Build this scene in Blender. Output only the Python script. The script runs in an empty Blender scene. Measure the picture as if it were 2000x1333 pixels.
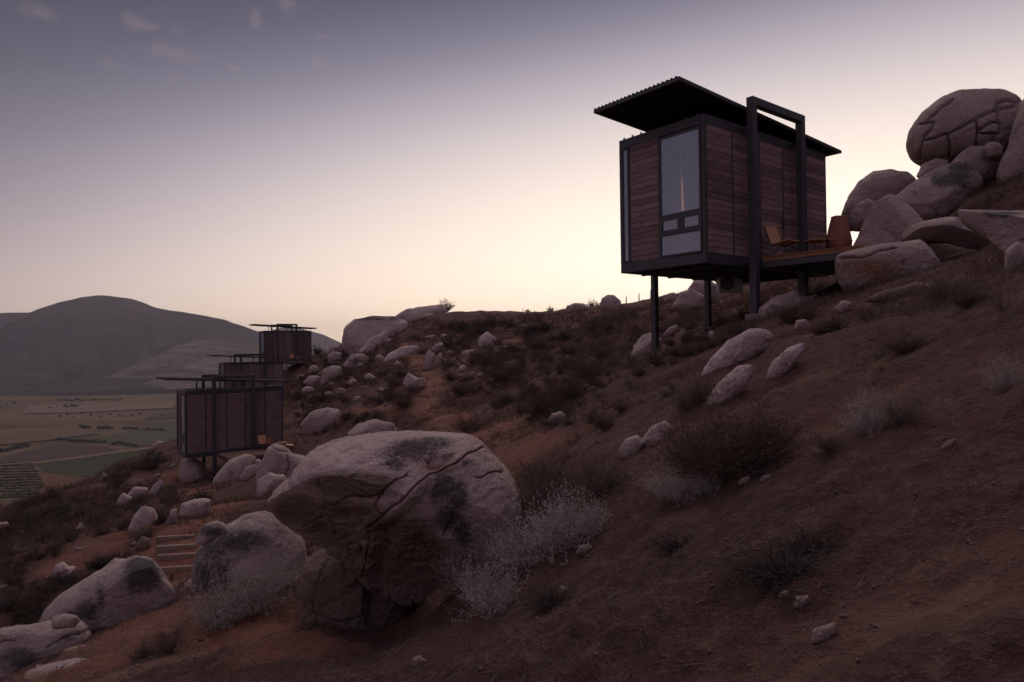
import bpy, bmesh, math, random
import numpy as np
from mathutils import Matrix, Vector

# ------------------------------------------------------------------ camera, sky, sun, exposure
SC = bpy.context.scene
COL = SC.collection
R = math.radians
PITCH, ROLL, FOC = R(0.606), R(-0.73), 24.0 / 36.0 * 2000.0
CAM_M = Matrix.Rotation(math.pi / 2 + PITCH, 3, 'X') @ Matrix.Rotation(ROLL, 3, 'Z')
cam_d = bpy.data.cameras.new('camera'); cam_d.lens = 24; cam_d.sensor_width = 36
cam_d.clip_start = 0.1; cam_d.clip_end = 40000
cam = bpy.data.objects.new('camera', cam_d); COL.objects.link(cam)
cam.rotation_euler = CAM_M.to_euler(); SC.camera = cam

def ray(px, py):
    v = CAM_M @ Vector((px - 1000.0, -(py - 666.5), -FOC))
    return v / v.y
def at(px, py, D):
    return ray(px, py) * D
CAM_N = np.array(CAM_M)
def project(P):
    q = np.asarray(P) @ CAM_N
    return 1000 + FOC * q[:, 0] / -q[:, 2], 666.5 - FOC * q[:, 1] / -q[:, 2]

SUN_AZ, SUN_EL = R(26.0), R(2.0)
world = bpy.data.worlds.new('World'); SC.world = world; world.use_nodes = True
def srgb(r, g, b):
    f = lambda c: (c / 255 / 12.92) if c <= 10 else ((c / 255 + 0.055) / 1.055) ** 2.4
    return (f(r), f(g), f(b), 1)

class NT:
    """small helper for wiring shader nodes"""
    def __init__(s, tree): s.t = tree; s.n = tree.nodes; s.l = tree.links
    def put(s, sock, v):
        if v is None: return
        if isinstance(v, bpy.types.NodeSocket): s.l.new(v, sock)
        elif isinstance(v, (tuple, list)):
            sock.default_value = tuple(v)[:len(sock.default_value)] if len(v) >= len(sock.default_value) else tuple(v) + (1,)
        else: sock.default_value = v
    def node(s, kind, **kw):
        n = s.n.new(kind)
        for k, v in kw.items(): setattr(n, k, v)
        return n
    def math(s, op, a, b=None, c=None, clamp=False):
        n = s.node('ShaderNodeMath', operation=op, use_clamp=clamp)
        for i, v in enumerate((a, b, c)): s.put(n.inputs[i], v)
        return n.outputs[0]
    def mix(s, fac, a, b, blend='MIX'):
        n = s.node('ShaderNodeMix', data_type='RGBA', blend_type=blend)
        s.put(n.inputs[0], fac); s.put(n.inputs[6], a); s.put(n.inputs[7], b)
        return n.outputs[2]
    def ramp(s, fac, stops, interp='LINEAR'):
        n = s.node('ShaderNodeValToRGB'); cr = n.color_ramp; cr.interpolation = interp
        while len(cr.elements) < len(stops): cr.elements.new(0.5)
        for e, (p, c) in zip(cr.elements, stops):
            e.position = p; e.color = c if isinstance(c, tuple) else (c, c, c, 1)
        s.put(n.inputs[0], fac); return n.outputs[0]
    def noise(s, vec, scale, detail=4, rough=0.55, w=None, dist=0.0):
        n = s.node('ShaderNodeTexNoise', noise_dimensions='4D' if w is not None else '3D')
        s.put(n.inputs['Vector'], vec)
        if w is not None: s.put(n.inputs['W'], w)
        n.inputs['Scale'].default_value = scale; n.inputs['Detail'].default_value = detail
        n.inputs['Roughness'].default_value = rough; n.inputs['Distortion'].default_value = dist
        return n.outputs['Fac']
    def smooth(s, v, lo, hi):
        n = s.node('ShaderNodeMapRange', interpolation_type='SMOOTHSTEP')
        s.put(n.inputs[0], v); n.inputs[1].default_value = lo; n.inputs[2].default_value = hi
        return n.outputs[0]

def build_sky():
    t = NT(world.node_tree); world.node_tree.nodes.clear()
    co = t.node('ShaderNodeTexCoord').outputs['Generated']
    nv = t.node('ShaderNodeVectorMath', operation='NORMALIZE'); t.l.new(co, nv.inputs[0])
    sp = t.node('ShaderNodeSeparateXYZ'); t.l.new(nv.outputs[0], sp.inputs[0])
    x, y, z = sp.outputs
    el = t.math('MAXIMUM', t.math('ARCSINE', z), 0.0)
    az = t.math('ARCTAN2', x, y)
    da = t.math('ABSOLUTE', t.math('SUBTRACT', az, SUN_AZ))
    da = t.math('MINIMUM', da, t.math('SUBTRACT', 2 * math.pi, da))
    q = t.math('SQRT', t.math('ADD', t.math('POWER', t.math('MULTIPLY', da, 0.40), 2.0), t.math('POWER', t.math('MULTIPLY', el, 1.08), 2.0)))
    q = t.math('MAXIMUM', t.math('DIVIDE', t.math('SUBTRACT', q, R(0.4)), R(90)), 0.0)
    S = lambda d, *c: (d / 90.0, srgb(*c))
    base = t.ramp(q, [S(0, 255, 250, 240), S(8, 255, 247, 234), S(13, 250, 236, 222), S(17, 232, 218, 211), S(21, 204, 193, 196), S(25, 161, 154, 168),
                      S(28.5, 119, 117, 135), S(32, 89, 91, 110), S(37, 60, 65, 82), S(45, 80, 80, 100), S(58, 118, 113, 133), S(90, 154, 147, 167)], 'B_SPLINE')
    # warm band hugging the horizon, strongest beside the set sun
    band = t.math('POWER', 2.718, t.math('DIVIDE', el, -R(6.5)))
    side = t.math('POWER', 2.718, t.math('MULTIPLY', t.math('POWER', t.math('DIVIDE', da, R(95.0)), 2.0), -1.0))
    warm = t.mix(t.math('MULTIPLY', band, t.math('MULTIPLY', side, 0.86)), base, srgb(255, 217, 172))
    # pale rose glow of the sky opposite the sunset (behind the camera)
    anti = t.math('MULTIPLY', t.smooth(da, R(70), R(150)), t.math('POWER', 2.718, t.math('DIVIDE', el, -R(40.0))))
    col = t.mix(t.math('MULTIPLY', anti, 0.36), warm, srgb(196, 170, 184))
    # a few small sunset clouds
    nz = t.noise(nv.outputs[0], 26.0, 5, 0.6)
    nz2 = t.noise(nv.outputs[0], 70.0, 3, 0.6)
    tot = None
    for (px, py, wx, wy) in [(350, 105, 50, 17), (208, 121, 34, 11), (252, 38, 18, 17), (288, 50, 22, 10), (560, 6, 34, 16), (500, 36, 14, 20),
                             (340, 152, 12, 7), (458, 131, 13, 7), (622, 118, 18, 12), (75, 22, 50, 15), (632, 70, 20, 7), (345, 55, 14, 10)]:
        d = ray(px, py); a0 = math.atan2(d.x, d.y); e0 = math.asin(d.normalized().z)
        wa = wx / FOC; we = wy / FOC
        g = t.math('ADD', t.math('POWER', t.math('DIVIDE', t.math('SUBTRACT', az, a0), wa), 2.0),
                   t.math('POWER', t.math('DIVIDE', t.math('SUBTRACT', el, e0), we), 2.0))
        g = t.math('POWER', 2.718, t.math('MULTIPLY', g, -0.85))
        tot = g if tot is None else t.math('ADD', tot, g)
    n2 = t.math('ADD', t.math('MULTIPLY', nz, 0.65), t.math('MULTIPLY', nz2, 0.35))
    cl = t.smooth(t.math('MULTIPLY', tot, t.math('POWER', t.math('MULTIPLY', n2, 2.0), 2.2)), 0.35, 1.5)
    col = t.mix(t.math('MULTIPLY', cl, 0.19), col, srgb(178, 146, 146))
    # dark little streaks low over the ridge
    st = t.node('ShaderNodeMapping'); t.l.new(nv.outputs[0], st.inputs[0]); st.inputs['Scale'].default_value = (9, 9, 75)
    sn = t.noise(st.outputs[0], 3.0, 4, 0.55)
    stf = t.math('MULTIPLY', t.smooth(sn, 0.66, 0.78), t.math('MULTIPLY', band, 0.30))
    col = t.mix(stf, col, srgb(150, 120, 125))
    bg = t.node('ShaderNodeBackground'); t.l.new(col, bg.inputs[0])
    t.l.new(t.math('ADD', t.math('ADD', 1.0, t.math('MULTIPLY', t.math('MULTIPLY', band, side), 0.42)), t.math('MULTIPLY', t.math('POWER', 2.718, t.math('MULTIPLY', q, -90 / 14.0)), 0.7)), bg.inputs[1])
    out = t.node('ShaderNodeOutputWorld'); t.l.new(bg.outputs[0], out.inputs[0])
build_sky()

sun_d = bpy.data.lights.new('sun', 'SUN'); sun_d.energy = 1.0; sun_d.angle = R(60); sun_d.color = (1.0, 0.84, 0.76)
sun = bpy.data.objects.new('sun', sun_d); COL.objects.link(sun)
KEY_AZ, KEY_EL = R(4.0), R(52.0)   # soft afterglow from the bright half of the sky
sd = Vector((math.sin(KEY_AZ) * math.cos(KEY_EL), math.cos(KEY_AZ) * math.cos(KEY_EL), math.sin(KEY_EL)))
sun.rotation_euler = sd.to_track_quat('Z', 'Y').to_euler()

SC.view_settings.view_transform = 'Standard'; SC.view_settings.look = 'None'
SC.view_settings.exposure = 0.0; SC.view_settings.gamma = 1.0
SC.render.engine = 'CYCLES'
cy = SC.cycles
cy.use_denoising = True; cy.max_bounces = 6; cy.diffuse_bounces = 3; cy.glossy_bounces = 3
cy.transmission_bounces = 4; cy.transparent_max_bounces = 12; cy.volume_bounces = 0
cy.caustics_reflective = False; cy.caustics_refractive = False
cy.use_adaptive_sampling = True; cy.adaptive_threshold = 0.015

# ------------------------------------------------------------------ numpy noise
def _h(ix, iy, iz, seed):
    n = (ix.astype(np.int64) * 374761393 + iy.astype(np.int64) * 668265263 + iz.astype(np.int64) * 2147483647 + seed * 974634) & 0xffffffff
    n = ((n ^ (n >> 13)) * 1274126177) & 0xffffffff
    n = ((n ^ (n >> 16)) * 2246822519) & 0xffffffff
    return ((n ^ (n >> 15)) & 0xffffff) / float(0xffffff) * 2 - 1
def vnoise(P, seed=0):
    I = np.floor(P).astype(np.int64); f = P - I; u = f * f * f * (f * (f * 6 - 15) + 10)
    out = 0
    for dx in (0, 1):
        wx = u[:, 0] if dx else 1 - u[:, 0]
        for dy in (0, 1):
            wy = u[:, 1] if dy else 1 - u[:, 1]
            for dz in (0, 1):
                wz = u[:, 2] if dz else 1 - u[:, 2]
                out = out + wx * wy * wz * _h(I[:, 0] + dx, I[:, 1] + dy, I[:, 2] + dz, seed)
    return out
def fbm(P, octv=4, seed=0, gain=0.5):
    s = 0; a = 1.0; P = np.array(P, float)
    for i in range(octv):
        s = s + a * vnoise(P, seed + i * 17); P = P * 2.03 + 11.3; a *= gain
    return s
def sstep(a, b, x):
    t = np.clip((x - a) / (b - a), 0, 1); return t * t * (3 - 2 * t)

# ------------------------------------------------------------------ object helpers
def tag(o, label=None, cat=None, group=None, kind=None):
    if label: o['label'] = label
    if cat: o['category'] = cat
    if group: o['group'] = group
    if kind: o['kind'] = kind
    return o
def new_obj(name, me, mat=None, parent=None, loc=None, rot=None):
    o = bpy.data.objects.new(name, me); COL.objects.link(o)
    if mat is not None and me is not None and len(me.materials) == 0: me.materials.append(mat)
    if parent is not None: o.parent = parent
    if loc is not None: o.location = loc
    if rot is not None: o.rotation_euler = rot
    return o
def empty(name, loc=(0, 0, 0), rz=0.0):
    o = bpy.data.objects.new(name, None); COL.objects.link(o); o.location = loc; o.rotation_euler = (0, 0, rz)
    o.empty_display_size = 0.2; return o
def np_mesh(name, V, F, smooth=False):
    """V (n,3), F (m,3) or (m,4) arrays"""
    me = bpy.data.meshes.new(name); F = np.asarray(F, np.int32); k = F.shape[1]
    me.vertices.add(len(V)); me.vertices.foreach_set('co', np.asarray(V, np.float32).ravel())
    me.loops.add(F.size); me.loops.foreach_set('vertex_index', F.ravel())
    me.polygons.add(len(F)); me.polygons.foreach_set('loop_start', np.arange(0, F.size, k, dtype=np.int32))
    me.polygons.foreach_set('loop_total', np.full(len(F), k, np.int32))
    if smooth: me.polygons.foreach_set('use_smooth', np.ones(len(F), bool))
    me.update(calc_edges=True); return me
def attr(me, name, vals):
    a = me.attributes.new(name, 'FLOAT', 'POINT'); a.data.foreach_set('value', np.asarray(vals, np.float32))

class MB:
    def __init__(s): s.v = []; s.f = []; s.sm = []
    def box(s, x0, x1, y0, y1, z0, z1, M=None):
        b = len(s.v)
        c = [(x0, y0, z0), (x1, y0, z0), (x1, y1, z0), (x0, y1, z0), (x0, y0, z1), (x1, y0, z1), (x1, y1, z1), (x0, y1, z1)]
        if M is not None: c = [tuple(M @ Vector(p)) for p in c]
        s.v += c
        s.f += [tuple(b + i for i in q) for q in ((0, 3, 2, 1), (4, 5, 6, 7), (0, 1, 5, 4), (1, 2, 6, 5), (2, 3, 7, 6), (3, 0, 4, 7))]
        s.sm += [False] * 6; return s
    def tube(s, pts, r, n=8, cap=True):
        pts = [Vector(p) for p in pts]; rs = r if isinstance(r, (list, tuple)) else [r] * len(pts); b = len(s.v)
        for i, p in enumerate(pts):
            d = (pts[min(i + 1, len(pts) - 1)] - pts[max(i - 1, 0)]).normalized()
            a = d.orthogonal().normalized() if i == 0 else (a - d * a.dot(d)).normalized()
            c = d.cross(a)
            for k in range(n):
                t = 2 * math.pi * k / n; s.v.append(tuple(p + (a * math.cos(t) + c * math.sin(t)) * rs[i]))
        for i in range(len(pts) - 1):
            for k in range(n):
                s.f.append((b + i * n + k, b + i * n + (k + 1) % n, b + (i + 1) * n + (k + 1) % n, b + (i + 1) * n + k)); s.sm.append(True)
        if cap:
            s.f.append(tuple(b + k for k in reversed(range(n)))); s.f.append(tuple(b + (len(pts) - 1) * n + k for k in range(n))); s.sm += [False] * 2
        return s
    def lathe(s, prof, n=28, M=None):
        b = len(s.v)
        for r, z in prof:
            for k in range(n):
                t = 2 * math.pi * k / n; p = Vector((r * math.cos(t), r * math.sin(t), z)); s.v.append(tuple(M @ p if M else p))
        for i in range(len(prof) - 1):
            for k in range(n):
                s.f.append((b + i * n + k, b + i * n + (k + 1) % n, b + (i + 1) * n + (k + 1) % n, b + (i + 1) * n + k)); s.sm.append(True)
        return s
    def mesh(s, name):
        me = bpy.data.meshes.new(name); me.from_pydata(s.v, [], s.f); me.polygons.foreach_set('use_smooth', s.sm); me.update(); return me
    def obj(s, name, mat, parent=None, loc=None, rot=None, bevel=0.0):
        me = s.mesh(name)
        if bevel > 0:
            bm = bmesh.new(); bm.from_mesh(me)
            bmesh.ops.bevel(bm, geom=bm.edges[:], offset=bevel, segments=1, affect='EDGES', clamp_overlap=True)
            bm.to_mesh(me); bm.free()
        return new_obj(name, me, mat, parent, loc, rot)

# ------------------------------------------------------------------ materials
def new_mat(name):
    m = bpy.data.materials.new(name); m.use_nodes = True; t = NT(m.node_tree); m.node_tree.nodes.clear()
    bs = t.node('ShaderNodeBsdfPrincipled'); out = t.node('ShaderNodeOutputMaterial'); t.l.new(bs.outputs[0], out.inputs[0])
    return m, t, bs, out
def bump(t, bs, h, strength, dist):
    b = t.node('ShaderNodeBump'); b.inputs['Strength'].default_value = strength; b.inputs['Distance'].default_value = dist
    t.put(b.inputs['Height'], h); t.l.new(b.outputs[0], bs.inputs['Normal'])
def attr_node(t, name):
    n = t.node('ShaderNodeAttribute'); n.attribute_name = name; return n.outputs['Fac']

def mat_soil():
    m, t, bs, _ = new_mat('soil')
    co = t.node('ShaderNodeTexCoord').outputs['Object']
    st = t.node('ShaderNodeMapping'); t.l.new(co, st.inputs[0]); st.inputs['Rotation'].default_value = (0, 0, R(18)); st.inputs['Scale'].default_value = (0.45, 1.6, 1.0)
    big = t.noise(co, 0.22, 4, 0.6); mid = t.noise(st.outputs[0], 1.1, 5, 0.62); fine = t.noise(co, 9.0, 5, 0.65); grit = t.noise(co, 46.0, 3, 0.7)
    c = t.ramp(big, [(0.30, (0.060, 0.030, 0.024, 1)), (0.5, (0.100, 0.047, 0.037, 1)), (0.72, (0.150, 0.072, 0.055, 1))])
    c = t.mix(t.math('MULTIPLY', t.smooth(mid, 0.40, 0.66), 0.6), c, (0.052, 0.030, 0.024, 1))
    c = t.mix(t.math('MULTIPLY', t.smooth(fine, 0.5, 0.72), 0.55), c, (0.150, 0.092, 0.070, 1))
    c = t.mix(t.math('MULTIPLY', t.smooth(grit, 0.60, 0.74), 0.35), c, (0.22, 0.16, 0.135, 1))
    c = t.mix(t.math('MULTIPLY', t.smooth(grit, 0.44, 0.30), 0.5), c, (0.030, 0.018, 0.015, 1))
    pale = t.noise(st.outputs[0], 0.5, 5, 0.62)
    c = t.mix(t.math('MULTIPLY', t.smooth(pale, 0.53, 0.68), 0.55), c, (0.195, 0.108, 0.082, 1))
    pth = t.math('MULTIPLY', attr_node(t, 'trail'), t.math('ADD', 0.55, t.math('MULTIPLY', fine, 0.5)), clamp=True)
    c = t.mix(t.math('MULTIPLY', pth, t.smooth(mid, 0.25, 0.6)), c, (0.23, 0.098, 0.066, 1))
    t.put(bs.inputs['Base Color'], c); bs.inputs['Roughness'].default_value = 0.95; bs.inputs['Specular IOR Level'].default_value = 0.15
    h = t.math('ADD', t.math('MULTIPLY', fine, 0.6), t.math('ADD', t.math('MULTIPLY', grit, 0.22), t.math('MULTIPLY', mid, 0.8)))
    bump(t, bs, h, 1.0, 0.11); return m

def mat_rock(name='granite', lich=1.0, tint=(1, 1, 1), big=False):
    m, t, bs, _ = new_mat(name)
    tc = t.node('ShaderNodeTexCoord'); gen, co = tc.outputs['Generated'], tc.outputs['Object']
    rnd = t.node('ShaderNodeObjectInfo').outputs['Random']; w = t.math('MULTIPLY', rnd, 37.0)
    a = t.noise(gen, 2.2, 5, 0.6, w); b = t.noise(gen, 4.3, 6, 0.7, t.math('ADD', w, 9.0)); speck = t.noise(co, 34.0 if big else 9.0, 4, 0.75)
    grain = t.noise(co, 120.0 if big else 26.0, 2, 0.7); med = t.noise(co, 7.0 if big else 2.2, 5, 0.65)
    T = lambda r, g, bb: (r * tint[0], g * tint[1], bb * tint[2], 1)
    c = t.ramp(a, [(0.30, T(0.255, 0.180, 0.158)), (0.5, T(0.355, 0.262, 0.238)), (0.7, T(0.47, 0.365, 0.335))])
    c = t.mix(t.math('MULTIPLY', t.smooth(med, 0.5, 0.72), 0.45), c, T(0.24, 0.145, 0.112))
    c = t.mix(t.math('MULTIPLY', t.smooth(speck, 0.52, 0.66), 0.35), c, T(0.42, 0.34, 0.325))
    c = t.mix(t.math('MULTIPLY', t.smooth(grain, 0.53, 0.66), 0.42), c, T(0.13, 0.095, 0.088))
    c = t.mix(t.math('MULTIPLY', t.smooth(grain, 0.44, 0.34), 0.32), c, T(0.56, 0.46, 0.43))
    f = t.math('ADD', t.math('MULTIPLY', b, 0.75), t.math('MULTIPLY', speck, 0.35))
    l = t.math('MULTIPLY', t.smooth(f, 0.60, 0.72), 0.7 * lich)
    la = attr_node(t, 'lichen')
    l2 = t.smooth(t.math('MULTIPLY', la, t.math('ADD', t.math('MULTIPLY', t.math('SUBTRACT', b, 0.32), 3.0), t.math('MULTIPLY', t.math('SUBTRACT', speck, 0.3), 2.0))), 0.38, 0.72)
    l = t.math('MAXIMUM', l, t.math('MULTIPLY', l2, 0.86))
    c = t.mix(t.math('MULTIPLY', t.smooth(t.math('MULTIPLY', la, t.math('ADD', b, 0.5)), 0.15, 0.6), 0.45), c, T(0.15, 0.118, 0.112))
    c = t.mix(l, c, (0.052, 0.047, 0.050, 1))
    c = t.mix(t.math('MULTIPLY', attr_node(t, 'rust'), 0.85, clamp=True), c, (0.21, 0.095, 0.050, 1))
    c = t.mix(t.math('MULTIPLY', t.smooth(attr_node(t, 'fresh'), 0.25, 0.75), 0.9), c, t.mix(med, (0.10, 0.066, 0.050, 1), (0.19, 0.128, 0.100, 1)))  # brown of broken and soiled rock; also paints shade into the hero boulder
    c = t.mix(t.math('MULTIPLY', attr_node(t, 'crack'), 0.7, clamp=True), c, (0.03, 0.022, 0.020, 1))
    t.put(bs.inputs['Base Color'], c); bs.inputs['Roughness'].default_value = 0.9; bs.inputs['Specular IOR Level'].default_value = 0.2
    h = t.math('ADD', t.math('MULTIPLY', med, 1.0), t.math('ADD', t.math('MULTIPLY', speck, 0.55), t.math('MULTIPLY', grain, 0.18)))
    pit = t.node('ShaderNodeTexVoronoi'); t.put(pit.inputs['Vector'], co); pit.inputs['Scale'].default_value = 13.0 if big else 3.0
    h = t.math('ADD', h, t.math('MULTIPLY', t.smooth(pit.outputs['Distance'], 0.0, 0.35), 0.25))
    bump(t, bs, h, 0.8, 0.045 if big else 0.13); return m

def mat_simple(name, col, rough=0.8, var=0.25, scale=6.0, spec=0.25, bmp=0.0, metal=0.0, stretch=None, rndv=0.0):
    m, t, bs, _ = new_mat(name); co = t.node('ShaderNodeTexCoord').outputs['Object']
    if stretch:
        mp = t.node('ShaderNodeMapping'); t.l.new(co, mp.inputs[0]); mp.inputs['Scale'].default_value = stretch; co = mp.outputs[0]
    rnd = t.node('ShaderNodeObjectInfo').outputs['Random']
    n = t.noise(co, scale, 5, 0.6, t.math('MULTIPLY', rnd, 50.0))
    k = t.math('ADD', 1 - var, t.math('MULTIPLY', n, 2 * var))
    if rndv: k = t.math('MULTIPLY', k, t.math('ADD', 1 - rndv, t.math('MULTIPLY', rnd, 2 * rndv)))
    cc = t.node('ShaderNodeVectorMath', operation='SCALE'); cc.inputs[0].default_value = col[:3]; t.l.new(k, cc.inputs['Scale'])
    t.l.new(cc.outputs[0], bs.inputs['Base Color']); bs.inputs['Roughness'].default_value = rough; bs.inputs['Specular IOR Level'].default_value = spec
    bs.inputs['Metallic'].default_value = metal
    if bmp: bump(t, bs, n, bmp, 0.02)
    return m

def mat_plank(name='weathered_wood', f=1.0):
    m, t, bs, _ = new_mat(name); co = t.node('ShaderNodeTexCoord').outputs['Object']
    rnd = t.node('ShaderNodeObjectInfo').outputs['Random']; w = t.math('MULTIPLY', rnd, 60.0)
    mp = t.node('ShaderNodeMapping'); t.l.new(co, mp.inputs[0]); mp.inputs['Scale'].default_value = (1.2, 1.2, 14.0)
    g = t.noise(mp.outputs[0], 3.0, 6, 0.65, w, 0.3); pch = t.noise(co, 1.6, 4, 0.6, w)
    c = t.ramp(g, [(0.3, (0.165, 0.100, 0.094, 1)), (0.55, (0.29, 0.195, 0.185, 1)), (0.75, (0.40, 0.29, 0.28, 1))])
    c = t.mix(t.math('MULTIPLY', t.smooth(pch, 0.52, 0.7), 0.6), c, (0.15, 0.075, 0.062, 1))
    k = t.math('MULTIPLY', t.math('ADD', 0.68, t.math('MULTIPLY', rnd, 0.6)), f)
    cc = t.node('ShaderNodeVectorMath', operation='SCALE'); t.l.new(c, cc.inputs[0]); t.l.new(k, cc.inputs['Scale'])
    t.l.new(cc.outputs[0], bs.inputs['Base Color']); bs.inputs['Roughness'].default_value = 0.85; bs.inputs['Specular IOR Level'].default_value = 0.2
    bump(t, bs, g, 0.5, 0.012); return m

def mat_glass():
    m, t, bs, out = new_mat('window_glass'); t.n.remove(bs)
    fr = t.node('ShaderNodeFresnel'); fr.inputs[0].default_value = 1.6
    k = t.math('ADD', t.math('MULTIPLY', fr.outputs[0], 1.3), 0.20, clamp=True)
    k = t.math('MULTIPLY', k, t.math('SUBTRACT', 1.0, t.node('ShaderNodeNewGeometry').outputs['Backfacing']))
    gl = t.node('ShaderNodeBsdfGlossy'); gl.inputs['Roughness'].default_value = 0.03; gl.inputs['Color'].default_value = (0.9, 0.95, 1, 1)
    tr = t.node('ShaderNodeBsdfTransparent'); tr.inputs[0].default_value = (0.80, 0.86, 0.92, 1)
    mx = t.node('ShaderNodeMixShader'); t.l.new(k, mx.inputs[0]); t.l.new(tr.outputs[0], mx.inputs[1]); t.l.new(gl.outputs[0], mx.inputs[2])
    t.l.new(mx.outputs[0], out.inputs[0]); return m
def mat_emit(name, col, strength):
    m, t, bs, out = new_mat(name); bs.inputs['Base Color'].default_value = col; bs.inputs['Emission Color'].default_value = col
    bs.inputs['Emission Strength'].default_value = strength; return m
def mat_leaf(name, a, b, trans=0.25):
    m, t, bs, out = new_mat(name); co = t.node('ShaderNodeTexCoord').outputs['Object']
    rnd = t.node('ShaderNodeObjectInfo').outputs['Random']
    n = t.noise(co, 4.0, 3, 0.6, t.math('MULTIPLY', rnd, 20.0))
    c = t.mix(t.smooth(n, 0.3, 0.7), a, b)
    c = t.mix(t.math('MULTIPLY', rnd, 0.35), c, tuple(0.55 * v for v in a[:3]) + (1,))
    t.put(bs.inputs['Base Color'], c); bs.inputs['Roughness'].default_value = 0.85; bs.inputs['Specular IOR Level'].default_value = 0.15
    tl = t.node('ShaderNodeBsdfTranslucent'); t.put(tl.inputs[0], c)
    mx = t.node('ShaderNodeMixShader'); mx.inputs[0].default_value = trans
    t.l.new(bs.outputs[0], mx.inputs[1]); t.l.new(tl.outputs[0], mx.inputs[2]); t.l.new(mx.outputs[0], out.inputs[0]); return m

M_SOIL = mat_soil()
M_ROCK = mat_rock('granite'); M_ROCKB = mat_rock('granite_close', big=True); M_STONE = mat_rock('fieldstone', 0.5, (0.72, 0.68, 0.66), big=True)
M_HERO = mat_rock('granite_front', 0.25, (1.22, 1.19, 1.19), big=True)
M_PALE = mat_rock('granite_pale', 0.85, (1.2, 1.19, 1.24))
M_STEEL = mat_simple('dark_painted_steel', (0.050, 0.047, 0.056), 0.45, 0.25, 3.0, 0.45)
M_ROOF = mat_simple('roof_sheet', (0.045, 0.040, 0.044), 0.6, 0.25, 2.0, 0.35)
M_UNDER = mat_simple('roof_underside', (0.022, 0.018, 0.018), 0.8, 0.2, 2.0, 0.2)
M_PLANK = mat_plank(); M_PLANKF = mat_plank('dark_weathered_wood', 0.72)
M_DECK = mat_simple('deck_timber', (0.27, 0.125, 0.068), 0.7, 0.3, 5.0, 0.3, 0.2, 0, (1, 9, 9), 0.15)
M_CHAIR = mat_simple('varnished_timber', (0.48, 0.24, 0.12), 0.55, 0.22, 5.0, 0.35, 0.15, 0, (1, 8, 8))
M_ROD = mat_simple('black_iron', (0.02, 0.018, 0.018), 0.5, 0.1)
M_TERRA = mat_simple('terracotta', (0.25, 0.105, 0.075), 0.8, 0.18, 4.0, 0.2, 0.15)
M_GLASS = mat_glass()
M_BLIND = mat_leaf('window_blind', (0.62, 0.64, 0.72, 1), (0.70, 0.72, 0.80, 1), 0.4)
M_WHITE = mat_simple('white_cord', (0.8, 0.78, 0.78), 0.6, 0.05)
M_INNER = mat_simple('room_lining', (0.20, 0.17, 0.16), 0.9, 0.1)
M_CONC = mat_simple('concrete', (0.24, 0.20, 0.18), 0.9, 0.25, 5.0, 0.2, 0.3)
M_LAMP = mat_emit('lamp_glow', (1.0, 0.40, 0.18, 1), 1.2)
M_TIMB = mat_simple('grey_timber', (0.25, 0.17, 0.135), 0.8, 0.25, 5.0, 0.2, 0.2, 0, (1, 8, 8))
M_TIMBD = mat_simple('weathered_deck', (0.19, 0.115, 0.085), 0.8, 0.25, 5.0, 0.2, 0.2, 0, (1, 8, 8))
M_WHITEP = mat_simple('off_white_metal', (0.62, 0.58, 0.54), 0.6, 0.12)
M_TWIG = mat_leaf('brown_twigs', (0.10, 0.062, 0.048, 1), (0.155, 0.098, 0.076, 1), 0.1)
M_DARKB = mat_leaf('dark_brush', (0.066, 0.045, 0.037, 1), (0.118, 0.080, 0.064, 1), 0.15)
M_DEAD = mat_leaf('dead_wood', (0.040, 0.028, 0.025, 1), (0.085, 0.062, 0.055, 1), 0.0)
M_SILV = mat_leaf('silver_foliage', (0.32, 0.262, 0.245, 1), (0.56, 0.475, 0.455, 1), 0.3)
M_SAGE = mat_leaf('sage_foliage', (0.105, 0.088, 0.075, 1), (0.16, 0.13, 0.112, 1), 0.25)
M_SAGE2 = mat_leaf('pale_stems', (0.17, 0.125, 0.105, 1), (0.26, 0.20, 0.175, 1), 0.2)
M_GOLD = mat_leaf('straw', (0.26, 0.16, 0.085, 1), (0.36, 0.24, 0.14, 1), 0.3)
M_GREEN = mat_leaf('green_foliage', (0.045, 0.055, 0.030, 1), (0.075, 0.085, 0.045, 1), 0.25)
M_ORCH = mat_leaf('orchard_foliage', (0.060, 0.075, 0.045, 1), (0.10, 0.115, 0.070, 1), 0.2)
M_BARK = mat_simple('bark', (0.07, 0.05, 0.04), 0.9)

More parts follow.
